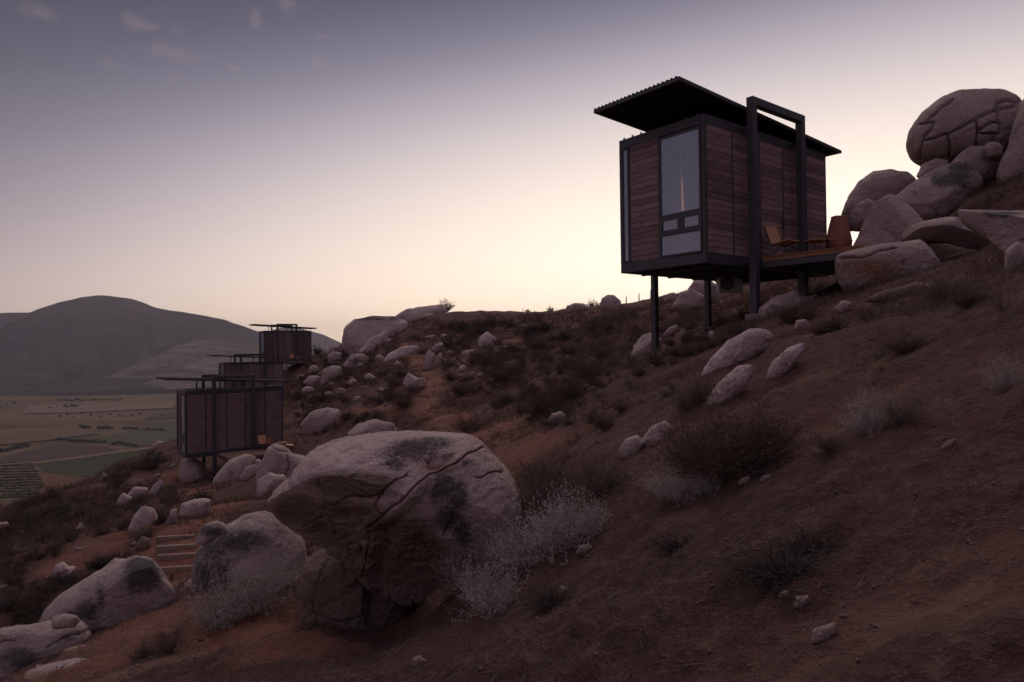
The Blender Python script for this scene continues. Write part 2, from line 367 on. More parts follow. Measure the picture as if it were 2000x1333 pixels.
# ------------------------------------------------------------------ terrain: thin plate surface through surveyed points
CTRL_PX = [  # pixel column, pixel row, distance
    (1237, 710, 21), (1100, 815, 14.7), (985, 890, 12.4), (1350, 640, 28), (1460, 590, 31),
    (950, 850, 31), (905, 830, 36), (1000, 770, 40), (1100, 760, 33), (1000, 700, 55), (1100, 700, 46), (1200, 650, 62), (1237, 680, 37),
    (850, 760, 52), (820, 800, 44), (800, 690, 70), (780, 640, 86), (900, 612, 96), (1000, 613, 98), (1100, 609, 100), (1200, 600, 102), (1290, 587, 104),
    (1350, 600, 62), (1350, 572, 104), (1430, 562, 82), (900, 680, 74), (1000, 650, 80), (1100, 650, 76), (1040, 740, 45),
    (700, 690, 84), (660, 690, 88), (620, 708, 86), (575, 790, 72), (650, 740, 72), (700, 760, 58), (640, 780, 58), (620, 850, 47), (720, 830, 42), (700, 800, 48), (575, 860, 46),
    (415, 937, 44), (480, 925, 40), (560, 900, 42), (340, 862, 62), (200, 925, 52), (0, 990, 40), (0, 1100, 20), (200, 1050, 24), (100, 1040, 31),
    (345, 1122, 16.2), (345, 1055, 17.8), (345, 1040, 18.4), (305, 1125, 16.2), (385, 1118, 16.2), (305, 1059, 17.8), (385, 1051, 17.8), (305, 1090, 17), (385, 1083, 17), (350, 1000, 23), (360, 965, 33), (470, 1000, 20), (450, 960, 30), (250, 985, 33), (250, 1100, 17), (120, 1140, 16),
    (530, 960, 25), (560, 1010, 15), (700, 1300, 5.7), (610, 1262, 6.0), (860, 1245, 5.6), (960, 1120, 6.5), (1010, 1005, 7.6), (760, 1330, 4.9),
]
CTRL = [tuple(at(*c)) for c in CTRL_PX]
CTRL += [(0, 0, -1.6), (3, 0, -0.35), (6, 0, 1.0), (12, 0, 3.6), (20, 0, 7.6), (-3, 0, -2.75), (-6, 0, -3.9), (-14, 0, -7.5), (-25, 0, -13),
         (0, 3.3, -1.62), (2, 3, -0.72), (-2, 4.5, -2.35), (-2.6, 6.2, -2.85), (-1.3, 6.4, -3.0), (-1.5, 7.1, -3.05), (-0.8, 7.2, -2.85), (-1.0, 4.6, -2.2), (-0.9, 9.6, -2.5), (-3.4, 8.0, -3.05), (-5.8, 10, -3.95), (-6.0, 8, -3.85), (-3.3, 12, -3.2),
         (1.6, 6, -0.95), (4, 6, 0.15), (8, 6, 2.0), (4, 11, -0.12), (8, 11, 1.1), (14, 11, 3.7), (1.5, 11, -1.05),
         (4.67, 21.7, -0.29), (6.79, 23.7, 0.36), (6.72, 18.93, 0.56), (8.6, 19.5, 1.15), (10, 21.5, 1.75), (9.3, 16.2, 1.42), (11.5, 17.5, 2.1), (10.7, 18.5, 1.9), (13.2, 18, 2.5), (12.5, 21, 2.9), (14, 20.5, 3.2), (14, 24, 3.5), (17, 23, 5.1), (20, 25, 7.2), (22.6, 28, 8.8),
         (14, 30, 3.2), (18, 34, 5.0), (30, 30, 12), (28, 18, 11.5), (40, 40, 15), (30, 60, 6.5), (22, 48, 4.2), (45, 80, 10), (40, 110, 9.5), (60, 60, 18), (60, 10, 24), (40, -20, 15), (10, -15, 2.0), (-10, -15, -7), (-40, -20, -24),
         (0, 125, 2), (0, 160, -16), (40, 160, -6), (-30, 120, -12), (-45, 105, -22), (-50, 80, -24), (-50, 60, -22), (-46, 45, -19), (-42, 30, -17), (-60, 10, -32), (-80, 60, -48), (-90, 110, -60), (-120, 0, -75), (-40, 160, -34), (-33, 92, -4.5), (-34, 74, -10.5),
         (100, 120, 20), (120, 0, 40), (0, -100, -10), (-120, 160, -85), (0, 220, -45)]
CP = np.array(CTRL)
def _phi(d2): return 0.5 * d2 * np.log(d2 + 1e-9)
_n = len(CP); _d2 = ((CP[:, None, :2] - CP[None, :, :2]) ** 2).sum(-1)
_A = np.zeros((_n + 3, _n + 3)); _A[:_n, :_n] = _phi(_d2) + np.eye(_n) * 0.12
_A[:_n, _n] = 1; _A[:_n, _n + 1:] = CP[:, :2]; _A[_n, :_n] = 1; _A[_n + 1:, :_n] = CP[:, :2].T
_W = np.linalg.solve(_A, np.concatenate([CP[:, 2], np.zeros(3)]))
VALLEY_Z = -150.0
def ground(X, Y):
    X = np.atleast_1d(np.asarray(X, float)); Y = np.atleast_1d(np.asarray(Y, float)); out = np.empty(len(X))
    for i in range(0, len(X), 60000):
        x, y = X[i:i + 60000], Y[i:i + 60000]
        d2 = (x[:, None] - CP[None, :, 0]) ** 2 + (y[:, None] - CP[None, :, 1]) ** 2
        out[i:i + 60000] = _phi(d2) @ _W[:_n] + _W[_n] + _W[_n + 1] * x + _W[_n + 2] * y
    r = np.hypot(X, Y); P = np.stack([X, Y, np.zeros_like(X)], 1)
    k = sstep(14, 45, r)
    out = out + fbm(P * 0.13, 3, 5) * (0.10 + 0.32 * k) + fbm(P * 0.7, 3, 9) * (0.05 + 0.06 * k)
    c, s = math.cos(R(20)), math.sin(R(20))
    Q = np.stack([(c * X + s * Y) * 0.55, (-s * X + c * Y) * 2.1, np.zeros_like(X)], 1)
    out = out + fbm(Q, 4, 21, 0.55) * 0.055 + (fbm(P * 2.6, 4, 33, 0.6) * 0.030 + np.clip(fbm(P * 7.0, 3, 35), 0.15, 1) * 0.035) * (1 - k)
    f = sstep(150, 420, r); lim = np.minimum(out, 60)
    return lim * (1 - f) + (VALLEY_Z - 25) * f
def gz(x, y): return float(ground([x], [y])[0])
_DS = np.geomspace(1.2, 170, 900)
def drop(px, py):
    """the point of the hillside seen at a pixel"""
    d = ray(px, py); z = ground(d.x * _DS, _DS); hit = np.nonzero(z >= d.z * _DS)[0]
    D = _DS[hit[0]] if len(hit) else 120.0
    return Vector((d.x * D, D, gz(d.x * D, D)))

TRAILS = [([(1000, 905), (985, 872), (955, 845), (900, 822), (840, 812), (822, 800), (836, 775), (850, 757), (838, 742), (822, 728), (806, 700), (790, 672)], 0.9),
          ([(640, 812), (690, 805), (760, 800), (822, 803)], 0.6), ([(1010, 640), (1060, 632), (1120, 622), (1200, 610)], 1.0), ([(1120, 640), (1060, 660), (985, 668)], 0.7),
          ([(345, 1135), (345, 1060), (350, 1040), (400, 1005), (440, 985)], 0.7), ([(330, 1180), (345, 1135), (260, 1230), (180, 1290)], 0.5),
          ([(600, 1260), (480, 1230)], 0.5), ([(330, 935), (420, 950), (360, 965)], 0.9),
          ([(190, 1075), (120, 1110), (300, 1030)], 0.5)]
def build_terrain():
    ang = np.concatenate([np.radians(np.arange(-47, 47, 0.2)), np.radians(np.arange(47, 313, 4.0))])
    rad = 0.7 * 1.0112 ** np.arange(0, 574); na, nr = len(ang), len(rad)
    A, Rr = np.meshgrid(ang, rad); X = (np.sin(A) * Rr).ravel(); Y = (np.cos(A) * Rr).ravel()
    Z = ground(X, Y); V = np.stack([X, Y, Z], 1); V = np.concatenate([V, [[0, 0, gz(0, 0)]]])
    i, j = np.meshgrid(np.arange(nr - 1), np.arange(na), indexing='ij'); j2 = (j + 1) % na
    F = np.stack([i * na + j, (i + 1) * na + j, (i + 1) * na + j2, i * na + j2], -1).reshape(-1, 4)[:, ::-1]
    c = nr * na; F = np.concatenate([F, np.stack([np.full(na, c), np.arange(na), (np.arange(na) + 1) % na, np.full(na, c)], 1)[:, ::-1][:0]])
    me = np_mesh('hillside', V, F, True)
    tr = np.zeros(len(V))
    for pts, w in TRAILS:
        P = np.array([tuple(drop(*p))[:2] for p in pts])
        for a, b in zip(P[:-1], P[1:]):
            ab = b - a; L = max(ab @ ab, 1e-6); t = np.clip(((V[:, :2] - a) @ ab) / L, 0, 1)
            d = np.hypot(*(V[:, :2] - a - t[:, None] * ab).T); ww = w * (1 + 0.35 * vnoise(V * 0.8, 3)); tr = np.maximum(tr, 1 - sstep(ww * 0.6, ww * 1.5, d))
    attr(me, 'trail', tr)
    o = new_obj('hillside', me, M_SOIL); tag(o, kind='structure')
build_terrain()

# ------------------------------------------------------------------ valley, fields, mountains
def mat_land(name, cols, scale, spots=None, relief=0.0):
    m, t, bs, _ = new_mat(name); co = t.node('ShaderNodeTexCoord').outputs['Object']
    mp = t.node('ShaderNodeMapping'); t.l.new(co, mp.inputs[0]); mp.inputs['Scale'].default_value = (1, 2.2, 1)
    n = t.noise(mp.outputs[0], scale, 6, 0.65); f = t.noise(co, scale * 14, 4, 0.7)
    c = t.ramp(t.math('ADD', t.math('MULTIPLY', n, 0.75), t.math('MULTIPLY', f, 0.25)), [(0.36, cols[0]), (0.5, cols[1]), (0.64, cols[2])])
    if spots: c = t.mix(t.math('MULTIPLY', t.smooth(f, 0.60, 0.68), 0.7), c, spots)
    t.put(bs.inputs['Base Color'], c); bs.inputs['Roughness'].default_value = 1.0; bs.inputs['Specular IOR Level'].default_value = 0.0
    if spots and relief: bump(t, bs, t.math('ADD', n, t.math('MULTIPLY', f, 0.3)), 1.0, relief)
    return m
M_VALLEY = mat_land('valley_grass', ((0.075, 0.056, 0.038, 1), (0.125, 0.090, 0.060, 1), (0.175, 0.125, 0.085, 1)), 0.003, (0.055, 0.05, 0.036, 1))
M_MOUNT = mat_land('mountain_scrub', ((0.036, 0.032, 0.032, 1), (0.060, 0.052, 0.050, 1), (0.105, 0.085, 0.078, 1)), 0.0022, (0.045, 0.04, 0.036, 1), 130.0)
M_FOOT = mat_land('foothill_scrub', ((0.085, 0.065, 0.055, 1), (0.15, 0.115, 0.095, 1), (0.27, 0.21, 0.18, 1)), 0.006, (0.05, 0.045, 0.04, 1), 50.0)
def on_valley(px, py, z=VALLEY_Z):
    d = ray(px, py); return d * (z / d.z)
def build_valley():
    me = np_mesh('valley_floor', np.array([(-14000, -2000, VALLEY_Z), (14000, -2000, VALLEY_Z), (14000, 14000, VALLEY_Z), (-14000, 14000, VALLEY_Z)]), [(0, 1, 2, 3)])
    tag(new_obj('valley_floor', me, M_VALLEY), kind='structure')
    fields = [([(0, 893), (100, 870), (205, 872), (235, 880), (80, 901), (0, 908), (-120, 915), (-120, 900)], (0.085, 0.062, 0.055)),
              ([(70, 908), (235, 885), (300, 880), (260, 930), (140, 932), (88, 921)], (0.058, 0.060, 0.038)),
              ([(190, 856), (330, 824), (420, 810), (420, 850), (262, 874), (215, 868)], (0.085, 0.080, 0.056)),
              ([(68, 921), (90, 923), (150, 932), (230, 940), (200, 1000), (80, 990), (74, 955)], (0.12, 0.066, 0.045)),
              ([(310, 806), (420, 796), (420, 806), (320, 818), (280, 820)], (0.085, 0.080, 0.056)),
              ([(-100, 912), (60, 906), (70, 921), (85, 950), (70, 1010), (-100, 1010)], (0.115, 0.082, 0.055)),
              ([(-100, 858), (100, 840), (200, 846), (110, 858), (-100, 880)], (0.13, 0.092, 0.062)),
              ([(60, 792), (340, 786), (340, 797), (150, 806), (40, 808)], (0.17, 0.125, 0.095))]
    for k, (pts, c) in enumerate(fields):
        z = VALLEY_Z + 0.4 + 0.25 * k
        V = [tuple(on_valley(px, py, z)) for px, py in pts]
        me = bpy.data.meshes.new('field'); me.from_pydata(V, [], [tuple(range(len(V)))]); me.update()
        o = new_obj('field', me, mat_simple('field_soil', c, 1.0, 0.35, 0.02, 0.0, 0, 0, (1, 3, 1))); tag(o, kind='structure')
    z = VALLEY_Z + 3
    pts = [(-60, 913), (0, 907.5), (80, 902.5), (160, 892), (236, 882), (300, 874)]
    V = []
    for px, py in pts: V += [tuple(on_valley(px, py - 0.9, z)), tuple(on_valley(px, py + 0.9, z))]
    me = bpy.data.meshes.new('dirt_road'); me.from_pydata(V, [], [(2 * i, 2 * i + 1, 2 * i + 3, 2 * i + 2) for i in range(len(pts) - 1)]); me.update()
    tag(new_obj('dirt_road', me, mat_simple('road_dust', (0.20, 0.135, 0.095), 1.0, 0.1, 0.02, 0)), kind='structure')
build_valley()

def mountain(name, crest, D, front, mat, seed, rough=0.10, back=0.5, n=(260, 90)):
    """crest: silhouette points; the flank runs down to the valley over 'front' metres"""
    cx = np.array([c[0] for c in crest], float); cyy = np.array([c[1] for c in crest], float)
    S = np.linspace(cx[0], cx[-1], n[0]); T = np.linspace(-1, back, n[1]); V = np.zeros((n[0], n[1], 3))
    yy = np.interp(S, cx, cyy)
    k = np.hanning(5); k /= k.sum(); yy = np.convolve(np.pad(yy, 2, 'edge'), k, 'valid')
    for i, (px, py) in enumerate(zip(S, yy)):
        d = ray(px, py); top = d * D; h = max(top.z - VALLEY_Z, 5.0)
        for j, t in enumerate(T):
            y = D + t * front; x = d.x * D + (d.x * t * front) * 0.6
            p = (1 - abs(t)) ** 1.25 if t < 0 else 1 - 0.9 * (t / back) ** 1.5
            V[i, j] = (x, y, VALLEY_Z - 6 + h * p + 6 * p)
    Vf = V.reshape(-1, 3); hgt = (Vf[:, 2] - VALLEY_Z).clip(0)
    P = np.stack([Vf[:, 0] / front * 3.2, Vf[:, 1] / front * 1.4, np.zeros(len(Vf))], 1)
    rid = 1 - np.abs(fbm(P, 5, seed, 0.55)); tt = np.tile(T, n[0])
    Vf[:, 2] += (rid - 0.75) * hgt.max() * rough * np.clip(np.abs(tt) * 3.5, 0.06, 1) * np.clip(hgt / hgt.max() * 3, 0, 1)
    i, j = np.meshgrid(np.arange(n[0] - 1), np.arange(n[1] - 1), indexing='ij')
    F = np.stack([i * n[1] + j, (i + 1) * n[1] + j, (i + 1) * n[1] + j + 1, i * n[1] + j + 1], -1).reshape(-1, 4)
    tag(new_obj(name, np_mesh(name, Vf, F, True), mat), kind='structure')
mountain('mountain', [(-600, 650), (-350, 630), (-150, 604), (0, 611), (60, 608), (112, 590), (158, 579), (205, 577), (255, 582), (300, 599), (345, 608), (400, 617), (440, 625), (480, 637), (520, 648), (545, 652), (600, 674), (680, 700), (800, 730)], 5200, 2300, M_MOUNT, 4, 0.55)
mountain('far_mountain', [(440, 700), (500, 655), (545, 641), (570, 638), (600, 645), (630, 653), (662, 668), (720, 690), (800, 715)], 8200, 2500, M_MOUNT, 14, 0.15)
mountain('foothill', [(150, 762), (230, 735), (300, 694), (345, 672), (390, 664), (430, 662), (480, 668), (540, 676), (620, 694), (720, 730)], 3900, 1300, M_FOOT, 24, 0.32)
mountain('low_ridge', [(-200, 742), (0, 752), (100, 745), (200, 738), (290, 735), (350, 738), (430, 744), (520, 752), (640, 766)], 3100, 800, M_MOUNT, 34, 0.35, n=(220, 60))

# ------------------------------------------------------------------ boulders
_CS = {}
def cube_sphere(n):
    if n in _CS: return _CS[n]
    V = {}; L = []; F = []
    def vid(p):
        if p not in V: V[p] = len(L); L.append(p)
        return V[p]
    for ax in range(3):
        for sg in (0, n):
            for a in range(n):
                for b in range(n):
                    q = []
                    for (da, db) in ((0, 0), (1, 0), (1, 1), (0, 1)):
                        p = [0, 0, 0]; p[ax] = sg; p[(ax + 1) % 3] = a + da; p[(ax + 2) % 3] = b + db; q.append(vid(tuple(p)))
                    F.append(q if sg else q[::-1])
    P = np.array(L, float) / n * 2 - 1; P = np.tan(P * math.pi / 4); P /= np.linalg.norm(P, axis=1)[:, None]
    _CS[n] = (P, np.array(F)); return _CS[n]

def polyline_dist(px, py, pts):
    d = np.full(len(px), 1e9)
    for (x0, y0), (x1, y1) in zip(pts[:-1], pts[1:]):
        ax, ay = x1 - x0, y1 - y0; L = max(ax * ax + ay * ay, 1e-6)
        t = np.clip(((px - x0) * ax + (py - y0) * ay) / L, 0, 1); d = np.minimum(d, np.hypot(px - x0 - t * ax, py - y0 - t * ay))
    return d

def boulder_mesh(outline, D, thick=0.9, seed=1, n=None, rough=1.0, cuts=3, planes=(), cracks=(), crack_w=3.0, crack_d=0.05, recess=(), lichen=(), rust=(), fresh=(), blocky=0.86, sink=1.12, kern=9, plates=0.0):
    P2 = np.array([(lambda q: (q.x, q.z))(at(px, py, D)) for px, py in outline])
    xs, ys = P2[:, 0], P2[:, 1]; x2, y2 = np.roll(xs, -1), np.roll(ys, -1); cr = xs * y2 - x2 * ys; A = cr.sum() / 2
    c2 = np.array([((xs + x2) * cr).sum(), ((ys + y2) * cr).sum()]) / (6 * A); A = abs(A); rm = math.sqrt(A / math.pi)
    seg = np.concatenate([P2[i] + (P2[(i + 1) % len(P2)] - P2[i]) * np.linspace(0, 1, 24, endpoint=False)[:, None] for i in range(len(P2))]) - c2
    th = np.arctan2(seg[:, 1], seg[:, 0]); rr = np.hypot(seg[:, 0], seg[:, 1]); o = np.argsort(th); th, rr = th[o], rr[o]
    g = np.linspace(-math.pi, math.pi, 361)[:-1]; rg = np.interp(g, th, rr, period=2 * math.pi)
    k = np.hanning(kern + 2)[1:-1]; k /= k.sum(); hk = kern // 2; rg = np.convolve(np.concatenate([rg[-hk:], rg, rg[:hk]]), k, 'valid')
    rg = np.where(np.sin(g) < -0.1, rg * (1 + (sink - 1) * np.clip(-np.sin(g) * 1.4, 0, 1)), rg)
    size_px = rm / D * FOC * 2
    n = n or int(np.clip(size_px / 3.2, 9, 46)); d, F = cube_sphere(n)
    t = np.arctan2(d[:, 2], d[:, 0]); s = np.hypot(d[:, 0], d[:, 2]); r = np.interp(t, g, rg, period=2 * math.pi)
    T = thick * rm; s = s ** blocky; dy = np.sign(d[:, 1]) * np.abs(d[:, 1]) ** blocky
    u = c2[0] / D; w = np.array([u, 1, 0]) / math.hypot(u, 1)
    L = np.stack([r * s * np.cos(t), np.zeros(len(t)), r * s * np.sin(t)], 1) + (T * dy)[:, None] * w
    rng = np.random.RandomState(seed)
    for i in range(cuts):
        nv = rng.normal(size=3); nv[1] *= 1.2; nv[2] = nv[2] * 0.6 + 0.1; nv /= np.linalg.norm(nv); q = L @ nv; m = q.max() * rng.uniform(0.72, 0.9)
        L = L - (np.clip(q - m, 0, None) * 0.8)[:, None] * nv
    for nv, frac, hard in planes:
        nv = np.array(nv, float); nv /= np.linalg.norm(nv); q = L @ nv; m = q.max() * frac; L = L - (np.clip(q - m, 0, None) * hard)[:, None] * nv
    nr = L / np.maximum(np.linalg.norm(L, axis=1), 1e-6)[:, None]
    Q = L / rm; disp = rm * rough * (0.05 * fbm(Q * 1.3 + seed, 2, seed) + 0.011 * fbm(Q * 5 + seed, 3, seed + 5))
    ridge = 1 - np.abs(fbm(Q * 2.1 + seed * 3, 3, seed + 8)); disp -= rm * rough * 0.018 * np.clip(ridge - 0.78, 0, 1) / 0.22
    if plates:
        cr_ = np.random.RandomState(seed + 3); cc = cr_.uniform(-1.4, 1.4, (90, 3)) * [1, 0.7, 1]; cn = cr_.normal(size=(90, 3)); cv = cr_.uniform(-1, 1, 90)
        Qw = Q + 0.10 * np.stack([fbm(Q * 4, 3, 81), fbm(Q * 4, 3, 82), fbm(Q * 4, 3, 83)], 1); Dm = ((Qw[:, None] - cc[None]) ** 2).sum(-1); ix = Dm.argmin(1); D2 = np.sort(Dm, 1)[:, :2]
        pxx, pyy = project(L + np.array([c2[0], D, c2[1]])); fw = np.zeros(len(L))
        for bx, by, rx, ry in fresh: fw = np.maximum(fw, np.exp(-0.8 * (((pxx - bx) / rx) ** 2 + ((pyy - by) / ry) ** 2)))
        fw = sstep(0.25, 0.7, fw); edge = np.sqrt(D2[:, 1]) - np.sqrt(D2[:, 0])
        disp += rm * plates * fw * (0.030 * cv[ix] + 0.10 * ((Q - cc[ix]) * cn[ix]).sum(1) * 0.5 - 0.016 * np.exp(-(edge / 0.012) ** 2))
        disp += rm * fw * 0.012 * (1 - np.abs(fbm(Q * [7, 7, 16], 4, seed + 13)))
    if n > 60: disp += rm * rough * 0.008 * fbm(Q * 17, 3, seed + 11) + rm * 0.004 * fbm(Q * 45, 2, seed + 12)
    L = L + nr * disp[:, None]; C = np.array([c2[0], D, c2[1]])
    px, py = project(L + C); front = 1 - sstep(-0.1, 0.35, d[:, 1]); wob = n / 60.0
    ck = np.zeros(len(L)); jt = min(2.6, size_px * 0.007); jx = px + jt * fbm(Q * 6, 4, 71, 0.6); jy = py + jt * fbm(Q * 6 + 5, 4, 72, 0.6)
    for poly, dep, fall in recess:   # part of the face lying deeper than its neighbours
        ins = np.zeros(len(L), bool); pp = np.array(poly, float)
        for (x0, y0), (x1, y1) in zip(pp, np.roll(pp, -1, 0)):
            if y0 != y1: ins ^= ((y0 > jy) != (y1 > jy)) & (jx < (x1 - x0) * (jy - y0) / (y1 - y0) + x0)
        dd = polyline_dist(jx, jy, list(poly) + [poly[0]]); k = np.where(ins, sstep(0, fall, dd), 0) * front
        L = L - nr * (k * dep)[:, None]
    for cl in cracks:
        dd = polyline_dist(jx, jy, cl); k = np.exp(-(dd / crack_w) ** 2) * front; L = L - nr * (k * crack_d)[:, None]; ck = np.maximum(ck, np.exp(-(dd / (crack_w * 0.75)) ** 2) * front)
    me = np_mesh('boulder', L, F, True)
    def blobs(lst, fr=front):
        v = np.zeros(len(L))
        for bx, by, rx, ry in lst: v = np.maximum(v, np.exp(-0.8 * (((px - bx) / rx) ** 2 + ((py - by) / ry) ** 2)) * fr)
        return v
    if cracks: attr(me, 'crack', ck)
    if lichen: attr(me, 'lichen', blobs(lichen))
    if rust: attr(me, 'rust', blobs(rust))
    if fresh: attr(me, 'fresh', blobs(fresh, 1.0))
    return me, C
def boulder(label, outline, D=None, base=None, name='boulder', cat='boulder', mat=None, group=None, thick=0.9, lift=0.6, **kw):
    if D is None:
        b = base or (sum(p[0] for p in outline) / len(outline), max(p[1] for p in outline) - 3)
        p = drop(*b); ex = (max(q[0] for q in outline) - min(q[0] for q in outline)) / FOC * p.y / 2
        D = p.y + ex * thick * lift
    kw.setdefault('seed', int(outline[0][0] * 7 + outline[0][1]) % 9973)
    me, C = boulder_mesh(outline, D, thick, **kw)
    o = new_obj(name, me, mat or (M_ROCKB if D < 12 else M_ROCK), None, C)
    return tag(o, label, cat, group)

# the big fractured boulder in front: an upper block on a narrower foot
HERO = [(513, 986), (535, 958), (560, 932), (585, 897), (606, 878), (650, 860), (700, 848), (760, 841), (820, 838), (880, 838), (920, 845), (950, 862), (975, 893), (992, 925), (1008, 960), (1016, 995), (1005, 1040),
        (960, 1090), (905, 1130), (870, 1165), (830, 1190), (790, 1195), (745, 1180), (715, 1145), (690, 1112), (660, 1092), (625, 1078), (600, 1062), (580, 1044), (545, 1018)]
HC = [[(944, 874), (920, 886), (895, 901), (866, 914), (840, 927), (815, 945), (792, 968), (770, 990), (742, 1011), (710, 1035)],
      [(717, 1037), (719, 1067), (711, 1100), (704, 1130)],
      [(620, 930), (626, 950), (636, 970), (635, 986), (627, 1007), (592, 1030), (580, 1043)],
      [(635, 986), (655, 984), (668, 975), (680, 970), (700, 969), (720, 970), (740, 969), (752, 957), (770, 940), (795, 926)],
      [(752, 957), (738, 978), (732, 990), (738, 1002)], [(640, 1005), (646, 1025), (650, 1042), (660, 1067)],
      [(930, 931), (942, 932), (955, 924), (970, 920), (984, 923)], [(887, 1002), (884, 1030), (880, 1056)]]
def build_hero():
    root = empty('boulder', at(770, 1230, 6.6))
    tag(root, 'huge cracked pinkish boulder overhanging a narrow foot beside silver shrubs', 'boulder')
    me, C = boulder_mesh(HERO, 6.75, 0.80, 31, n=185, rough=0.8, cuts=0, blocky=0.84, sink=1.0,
                         planes=[((-0.28, -0.86, -0.42), 0.58, 0.94), ((0.08, -0.84, -0.52), 0.70, 0.9), ((-0.75, -0.55, -0.32), 0.93, 0.85), ((0.0, 0.12, 1.0), 0.9, 0.5)],
                         cracks=HC, crack_w=1.35, crack_d=0.06, kern=3, plates=0.8,
                         recess=[([(710, 1036), (742, 1012), (770, 991), (815, 946), (840, 928), (880, 960), (900, 1040), (890, 1200), (720, 1200), (706, 1130), (719, 1067)], 0.13, 34),
                                 ([(827, 898), (850, 888), (890, 884), (893, 900), (866, 914), (838, 926)], 0.05, 8),
                                 ([(640, 1000), (700, 985), (735, 1000), (700, 1040), (716, 1090), (690, 1110), (655, 1060)], 0.035, 12),
                                 ([(580, 1045), (628, 1010), (648, 1042), (664, 1080), (625, 1085)], 0.08, 14)],
                         lichen=[(805, 882, 60, 26), (850, 868, 42, 15), (868, 945, 24, 38), (893, 968, 22, 34), (882, 1010, 20, 30), (905, 1040, 18, 32), (775, 905, 24, 18), (912, 905, 16, 9)],
                         rust=[(855, 910, 28, 11), (770, 1080, 60, 50), (570, 1000, 40, 25), (690, 990, 40, 12)],
                         fresh=[(800, 1170, 90, 60), (630, 1085, 80, 55), (700, 1120, 70, 50), (690, 948, 95, 32), (580, 1000, 60, 36), (700, 1040, 80, 60), (790, 1090, 100, 90), (640, 1020, 70, 50), (860, 1110, 60, 50)])  # browns the split faces and paints shade into the overhanging underside
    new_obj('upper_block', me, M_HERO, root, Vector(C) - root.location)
    foot = [(594, 1105), (612, 1078), (650, 1050), (720, 1060), (780, 1090), (820, 1120), (840, 1160), (830, 1220), (800, 1290), (740, 1330), (690, 1335), (650, 1300), (615, 1250), (592, 1190), (584, 1145)]
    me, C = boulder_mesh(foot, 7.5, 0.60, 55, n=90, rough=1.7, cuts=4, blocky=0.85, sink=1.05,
                         cracks=[[(640, 1090), (622, 1130), (610, 1180), (618, 1240)], [(715, 1130), (712, 1190), (700, 1230), (690, 1290)], [(612, 1200), (660, 1215), (705, 1205)]],
                         crack_w=1.6, crack_d=0.03, plates=1.2, planes=[((-0.2, -0.95, -0.1), 0.8, 0.85)],
                         recess=[([(700, 1120), (760, 1150), (900, 1140), (910, 1240), (760, 1300), (705, 1230)], 0.14, 30)],
                         fresh=[(660, 1190, 160, 160), (800, 1220, 160, 160)], rust=[(820, 1250, 80, 60)])  # dark tone over the whole foot paints in the shade below the block
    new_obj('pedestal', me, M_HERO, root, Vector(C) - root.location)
build_hero()

# right-hand rock pile beyond the deck
boulder('great rounded boulder split by curved joints, topmost of the rock pile', [(1768, 288), (1775, 260), (1800, 225), (1835, 200), (1870, 183), (1920, 178), (1960, 180), (1990, 195), (2005, 215), (2012, 260), (1995, 300), (1940, 316), (1880, 318), (1830, 322), (1797, 324), (1776, 312)],
        26.5, n=64, rough=0.5, cuts=1, sink=1.0, crack_w=2.2, crack_d=0.16, cracks=[[(1793, 243), (1806, 242), (1822, 240), (1815, 256), (1800, 268), (1803, 276), (1830, 268), (1850, 262), (1880, 248), (1905, 233), (1930, 222), (1948, 214), (1948, 200), (1965, 196), (1990, 200)], [(1848, 264), (1854, 285), (1850, 308)], [(1907, 234), (1909, 260), (1906, 285)],
        [(1800, 270), (1796, 290), (1795, 312)], [(1910, 258), (1930, 242), (1953, 238), (1955, 262)], [(1950, 216), (1955, 262), (1908, 262)], [(1806, 240), (1835, 212), (1860, 195)], [(1955, 212), (1985, 207)]])
boulder('dark upright boulder shouldering the jointed boulder on the hilltop', [(1958, 335), (1966, 285), (1982, 238), (2000, 196), (2040, 160), (2080, 240), (2070, 390), (1995, 380), (1968, 358)], 24.5, sink=1.2)
boulder('small round boulder wedged under the jointed boulder', [(1789, 345), (1798, 324), (1830, 310), (1855, 316), (1850, 342), (1815, 356)], 25.8)
boulder('rounded brown boulder behind the mottled slab, dark stain at its right', [(1835, 330), (1860, 300), (1900, 288), (1935, 290), (1962, 300), (1968, 330), (1930, 350), (1880, 352)], 25.4)
boulder('knobbly small boulder on the crest under the upright boulder', [(1918, 292), (1925, 280), (1945, 277), (1962, 288), (1958, 306), (1932, 308)], 24.6)
boulder('long mottled slab leaning up the rock pile', [(1745, 392), (1790, 350), (1840, 325), (1888, 312), (1905, 325), (1922, 352), (1915, 368), (1880, 392), (1840, 428), (1800, 436), (1760, 415)], 22.5, lichen=[(1860, 350, 45, 18), (1880, 330, 30, 14)], planes=[((-0.2, -0.9, 0.5), 0.6, 0.8)])
boulder('smooth dome boulder rising behind the clay chimney pot', [(1645, 420), (1655, 385), (1675, 355), (1705, 337), (1740, 332), (1775, 336), (1792, 352), (1775, 410), (1720, 445), (1660, 445)], 25.5, cuts=1)
boulder('small grey cobble between dome boulder and pyramid rock', [(1656, 425), (1672, 400), (1695, 388), (1712, 398), (1702, 430), (1672, 448)], 21.8)
boulder('pyramid shaped rock with a flat face beside the deck', [(1668, 482), (1684, 445), (1705, 397), (1746, 373), (1790, 402), (1817, 440), (1812, 475), (1775, 500), (1700, 498)], 18.6, planes=[((-0.55, -0.8, 0.0), 0.45, 0.95), ((0.5, -0.7, 0.5), 0.6, 0.8)], cuts=1)
boulder('undercut ledge rock with a black hollow beneath', [(1756, 462), (1785, 440), (1825, 428), (1870, 428), (1890, 448), (1930, 474), (1950, 490), (1900, 486), (1850, 474), (1800, 472), (1770, 476)], 17.6, thick=1.3, planes=[((0, -0.5, -0.85), 0.4, 0.9)], sink=1.0)
